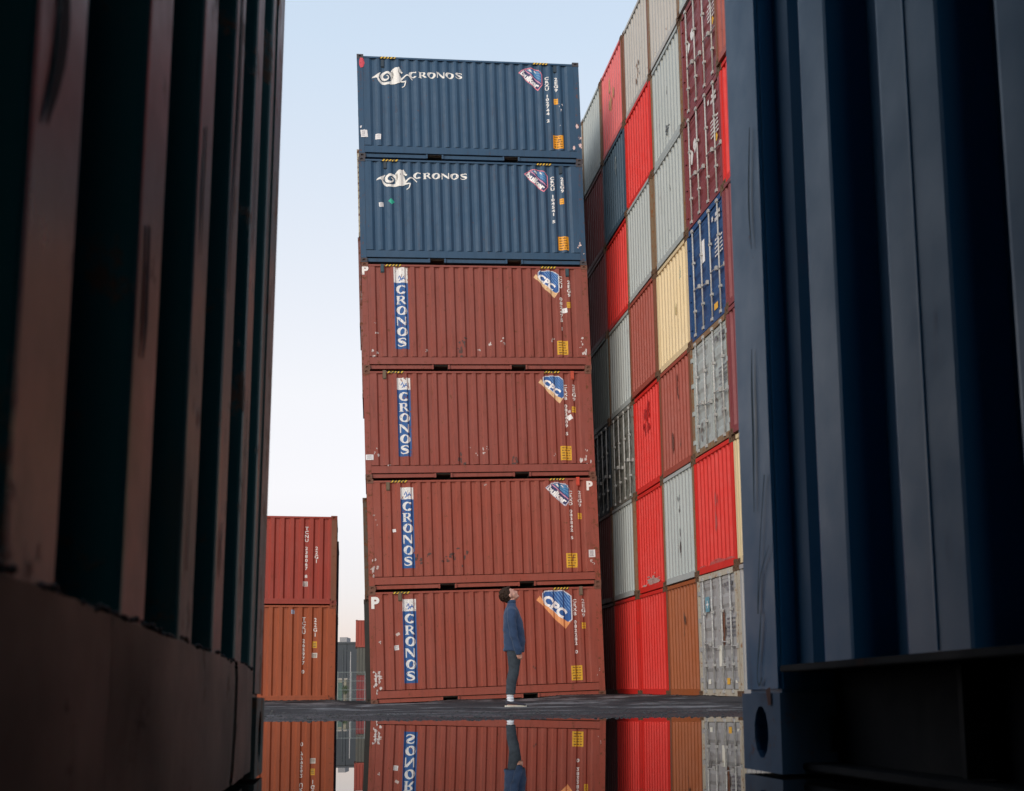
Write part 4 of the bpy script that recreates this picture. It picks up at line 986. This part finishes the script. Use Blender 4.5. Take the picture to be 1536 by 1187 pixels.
for s in (-1, 1):
    ball(bm, hp(.078, s * .030, .020), .013, (.8, 1.2, .7), HT); ball(bm, hp(-.005, s * .080, -.004), .030, (.62, .28, 1.0), HT); ball(bm, hp(.058, s * .044, -.018), .022, (1, .8, 1), HT)
    # arms
    loft(bm, [((.0, s * .150, 1.43), .05, .05), ((.0, s * .195, 1.40), .052, .048), ((.005, s * .215, 1.28), .044, .042), ((.012, s * .232, 1.15), .038, .037), ((.04, s * .235, 1.0), .035, .034), ((.075, s * .225, .86), .026, .024), ((.088, s * .222, .82), .024, .018)], 12)
    # palm and fingers hanging relaxed, curled a little forward and in
    loft(bm, [((.086, s * .222, .835), .026, .017), ((.094, s * .220, .79), .038, .016), ((.100, s * .218, .755), .040, .015), ((.103, s * .216, .735), .036, .013)], 12)
    for q, (dx, ln) in enumerate(((.030, .070), (.010, .078), (-.010, .073), (-.028, .058))):
        k = Vector((.102 + dx, s * .216, .742)); p1 = k + Vector((.010, -s * .004, -ln * .36)); p2 = p1 + Vector((.004, -s * .020, -ln * .20)); p3 = p2 + Vector((-.006, -s * .017, ln * .02))
        loft(bm, [(k, .0095, .0095), (p1, .009, .009), (p2, .0082, .0082), (p3, .007, .007)], 8)
    t0 = Vector((.125, s * .214, .790)); loft(bm, [(t0 - Vector((.02, 0, -.01)), .013, .012), (t0 + Vector((.012, -s * .010, -.022)), .0115, .011), (t0 + Vector((.018, -s * .018, -.048)), .010, .010), (t0 + Vector((.018, -s * .022, -.068)), .008, .008)], 8)
    # legs and feet
    loft(bm, [((.03, s * .085, .90), .085, .078), ((.035, s * .092, .76), .078, .072), ((.035, s * .092, .60), .062, .056), ((.030, s * .092, .50), .052, .050), ((.0, s * .092, .38), .052, .047), ((-.018, s * .092, .24), .040, .038), ((-.025, s * .092, .12), .032, .030), ((-.03, s * .092, .05), .032, .030)], 14)
    loft(bm, [((-.075, s * .092, .035), .022, .03), ((-.02, s * .094, .045), .032, .036), ((.08, s * .098, .036), .022, .042), ((.16, s * .100, .028), .015, .035)], 12)
me = remesh(bm, .0065, 3)
skin, n, b, o_ = nodes('skin')
v = coords(n, rnd=False); n.links.new(mix(n, nse(n, v, 18, 4), (.50, .25, .18), (.62, .34, .26)), b.inputs['Base Color']); b.inputs['Roughness'].default_value = .5; b.inputs['Subsurface Weight'].default_value = .05
body = put('body', me, skin, man)
eye = plain('eye', (.03, .02, .015), .2)
for s in (-1, 1):
    bm = bmesh.new(); ball(bm, hp(.0895, s * .031, .021), .0065, (.5, 1.4, .6), HT); bm_obj(bm, 'eye', eye, man)
    bm = bmesh.new(); ball(bm, hp(.094, s * .031, .041), .006, (.5, 2.6, .45), HT); bm_obj(bm, 'eyebrow', plain('brow', (.035, .022, .014), .8), man)
bm = bmesh.new(); ball(bm, hp(.1035, 0, -.0485), .004, (.6, 4, .5), HT); bm_obj(bm, 'mouth', plain('lips', (.32, .10, .09), .5), man)
# hair: thick short brown hair swept off the forehead, built from many tufts over a cap
bm = bmesh.new(); rh = random.Random(4)
ball(bm, hp(-.034, 0, .052), .104, (1.0, .86, 1.0), HT); ball(bm, hp(-.060, 0, .005), .085, (.8, .9, 1.0), HT); ball(bm, hp(-.062, 0, -.045), .052, (.7, 1.0, .8), HT)
ball(bm, hp(.030, 0, .108), .050, (1.1, 1.2, .6), HT)
for i in range(190):
    th = rh.uniform(0, 2 * math.pi); ph = rh.uniform(-.35, 1.45); d = Vector((math.cos(th) * math.cos(ph), math.sin(th) * math.cos(ph) * .84, math.sin(ph)))
    if d.x > .55 and d.z < .62: continue
    if abs(d.y) > .5 and d.x > .15 and d.z < .25: continue
    p = Vector((-.034, 0, .045)) + d * .098; q = p + d * .016 + Vector((-.016, rh.uniform(-.01, .01), rh.uniform(-.022, .006))); r_ = rh.uniform(.010, .017)
    loft(bm, [(hp(*p), r_, r_), (hp(*((p + q) / 2 + d * .005)), r_ * .8, r_ * .8), (hp(*q), r_ * .25, r_ * .25)], 6)
hairm, n, b, o_ = nodes('brown_hair'); v = coords(n, (1, 3, .4), False)
n.links.new(mix(n, rng(n, nse(n, v, 60, 4), .35, .65), (.010, .006, .004), (.050, .026, .014)), b.inputs['Base Color']); b.inputs['Roughness'].default_value = .75; b.inputs['Specular IOR Level'].default_value = .2
put('hair', remesh(bm, .006, 1), hairm, man)
# pullover
def fold(c, amp=.015):
    p = Vector((c.x * 4 + c.z * 2, c.y * 5, c.z * 6)); q = Vector((c.x * 9, c.y * 9, c.z * 16 + c.x * 8))
    return amp * noise.noise(p) + amp * .6 * noise.noise(q)
bm = bmesh.new()
loft(bm, [((.038, 0, .815), .156, .19), ((.040, 0, .84), .162, .195), ((.044, 0, .95), .164, .195), ((.036, 0, 1.10), .160, .195), ((.022, 0, 1.25), .150, .20), ((.006, 0, 1.36), .122, .205), ((.0, 0, 1.44), .100, .185), ((.0, 0, 1.50), .074, .115), ((.004, 0, 1.545), .064, .072), ((.004, 0, 1.575), .063, .068)], 26)
for s in (-1, 1):
    loft(bm, [((.0, s * .13, 1.43), .07, .07), ((.0, s * .190, 1.405), .074, .066), ((.0, s * .222, 1.30), .068, .058), ((.008, s * .240, 1.17), .064, .054), ((.030, s * .243, 1.03), .060, .050), ((.068, s * .236, .90), .056, .046), ((.090, s * .228, .82), .054, .042), ((.098, s * .224, .762), .050, .038)], 14)
knit, n, b, o_ = nodes('navy_knit'); v = coords(n, rnd=False)
n.links.new(mix(n, nse(n, v, 14, 5), (.013, .034, .085), (.024, .056, .125)), b.inputs['Base Color']); b.inputs['Roughness'].default_value = .85; b.inputs['Sheen Weight'].default_value = .15
bp = n.nodes.new('ShaderNodeBump'); bp.inputs['Strength'].default_value = .4; bp.inputs['Distance'].default_value = .004; n.links.new(nse(n, v, 160, 3), bp.inputs['Height']); n.links.new(bp.outputs[0], b.inputs['Normal'])
put('pullover', remesh(bm, .010, 3, fold), knit, man)
bm = bmesh.new(); loft(bm, [((.004, 0, 1.545), .068, .076), ((.003, 0, 1.565), .069, .075), ((.002, 0, 1.588), .064, .069)], 24); put('collar', remesh(bm, .007, 1), knit, man)
# trousers
bm = bmesh.new()
loft(bm, [((.03, 0, .99), .115, .16), ((.03, 0, .90), .120, .172), ((.03, 0, .83), .110, .165)], 22)
for s in (-1, 1):
    loft(bm, [((.03, s * .082, .90), .108, .088), ((.037, s * .090, .80), .104, .086), ((.038, s * .092, .68), .090, .078), ((.036, s * .092, .56), .078, .070), ((.020, s * .092, .47), .079, .070), ((-.004, s * .092, .36), .075, .067), ((-.016, s * .092, .26), .071, .063), ((-.020, s * .092, .185), .070, .061)], 18)
put('trousers', remesh(bm, .009, 3, lambda c: fold(c, .009)), plain('dark_denim', (.035, .047, .060), .85, 0, .3, 22, .3), man)
sock = plain('white_sock', (.72, .74, .78), .9, 0, .12, 40, .3); shoe = plain('dark_canvas', (.035, .032, .045), .8, 0, .3, 30, .2); sole = plain('off_white_sole', (.55, .52, .44), .6)
for s in (-1, 1):
    bm = bmesh.new(); loft(bm, [((-.022, s * .092, .26), .045, .043), ((-.024, s * .092, .19), .046, .044), ((-.022, s * .092, .12), .048, .044), ((-.020, s * .092, .07), .050, .044)], 14); put('sock', remesh(bm, .007, 2, lambda c: .004 * math.sin(c.z * 160)), sock, man)
    bm = bmesh.new(); loft(bm, [((-.088, s * .092, .050), .028, .022), ((-.07, s * .092, .055), .036, .036), ((-.02, s * .093, .060), .042, .043), ((.04, s * .095, .052), .036, .046), ((.11, s * .098, .040), .024, .050), ((.175, s * .100, .032), .016, .044), ((.205, s * .100, .028), .010, .026)], 16)
    ball(bm, (-.03, s * .092, .080), .050, (1.2, .9, .5)); put('shoe', remesh(bm, .006, 2), shoe, man)
    bm = bmesh.new(); P = []
    for k in range(28):
        t = 2 * math.pi * k / 28; x = .058 + math.cos(t) * .160; wv = .044 + .008 * math.cos(t - .6); P.append((x, s * .097 + math.sin(t) * wv * (1 if abs(math.cos(t)) < .8 else .9)))
    A = [bm.verts.new((x, y, .0)) for x, y in P]; B = [bm.verts.new((x, y, .026)) for x, y in P]
    for k in range(28): bm.faces.new((A[k], A[(k + 1) % 28], B[(k + 1) % 28], B[k]))
    bm.faces.new(A[::-1]); bm.faces.new(B); bmesh.ops.recalc_face_normals(bm, faces=bm.faces[:]); bm_obj(bm, 'shoe_sole', sole, man)
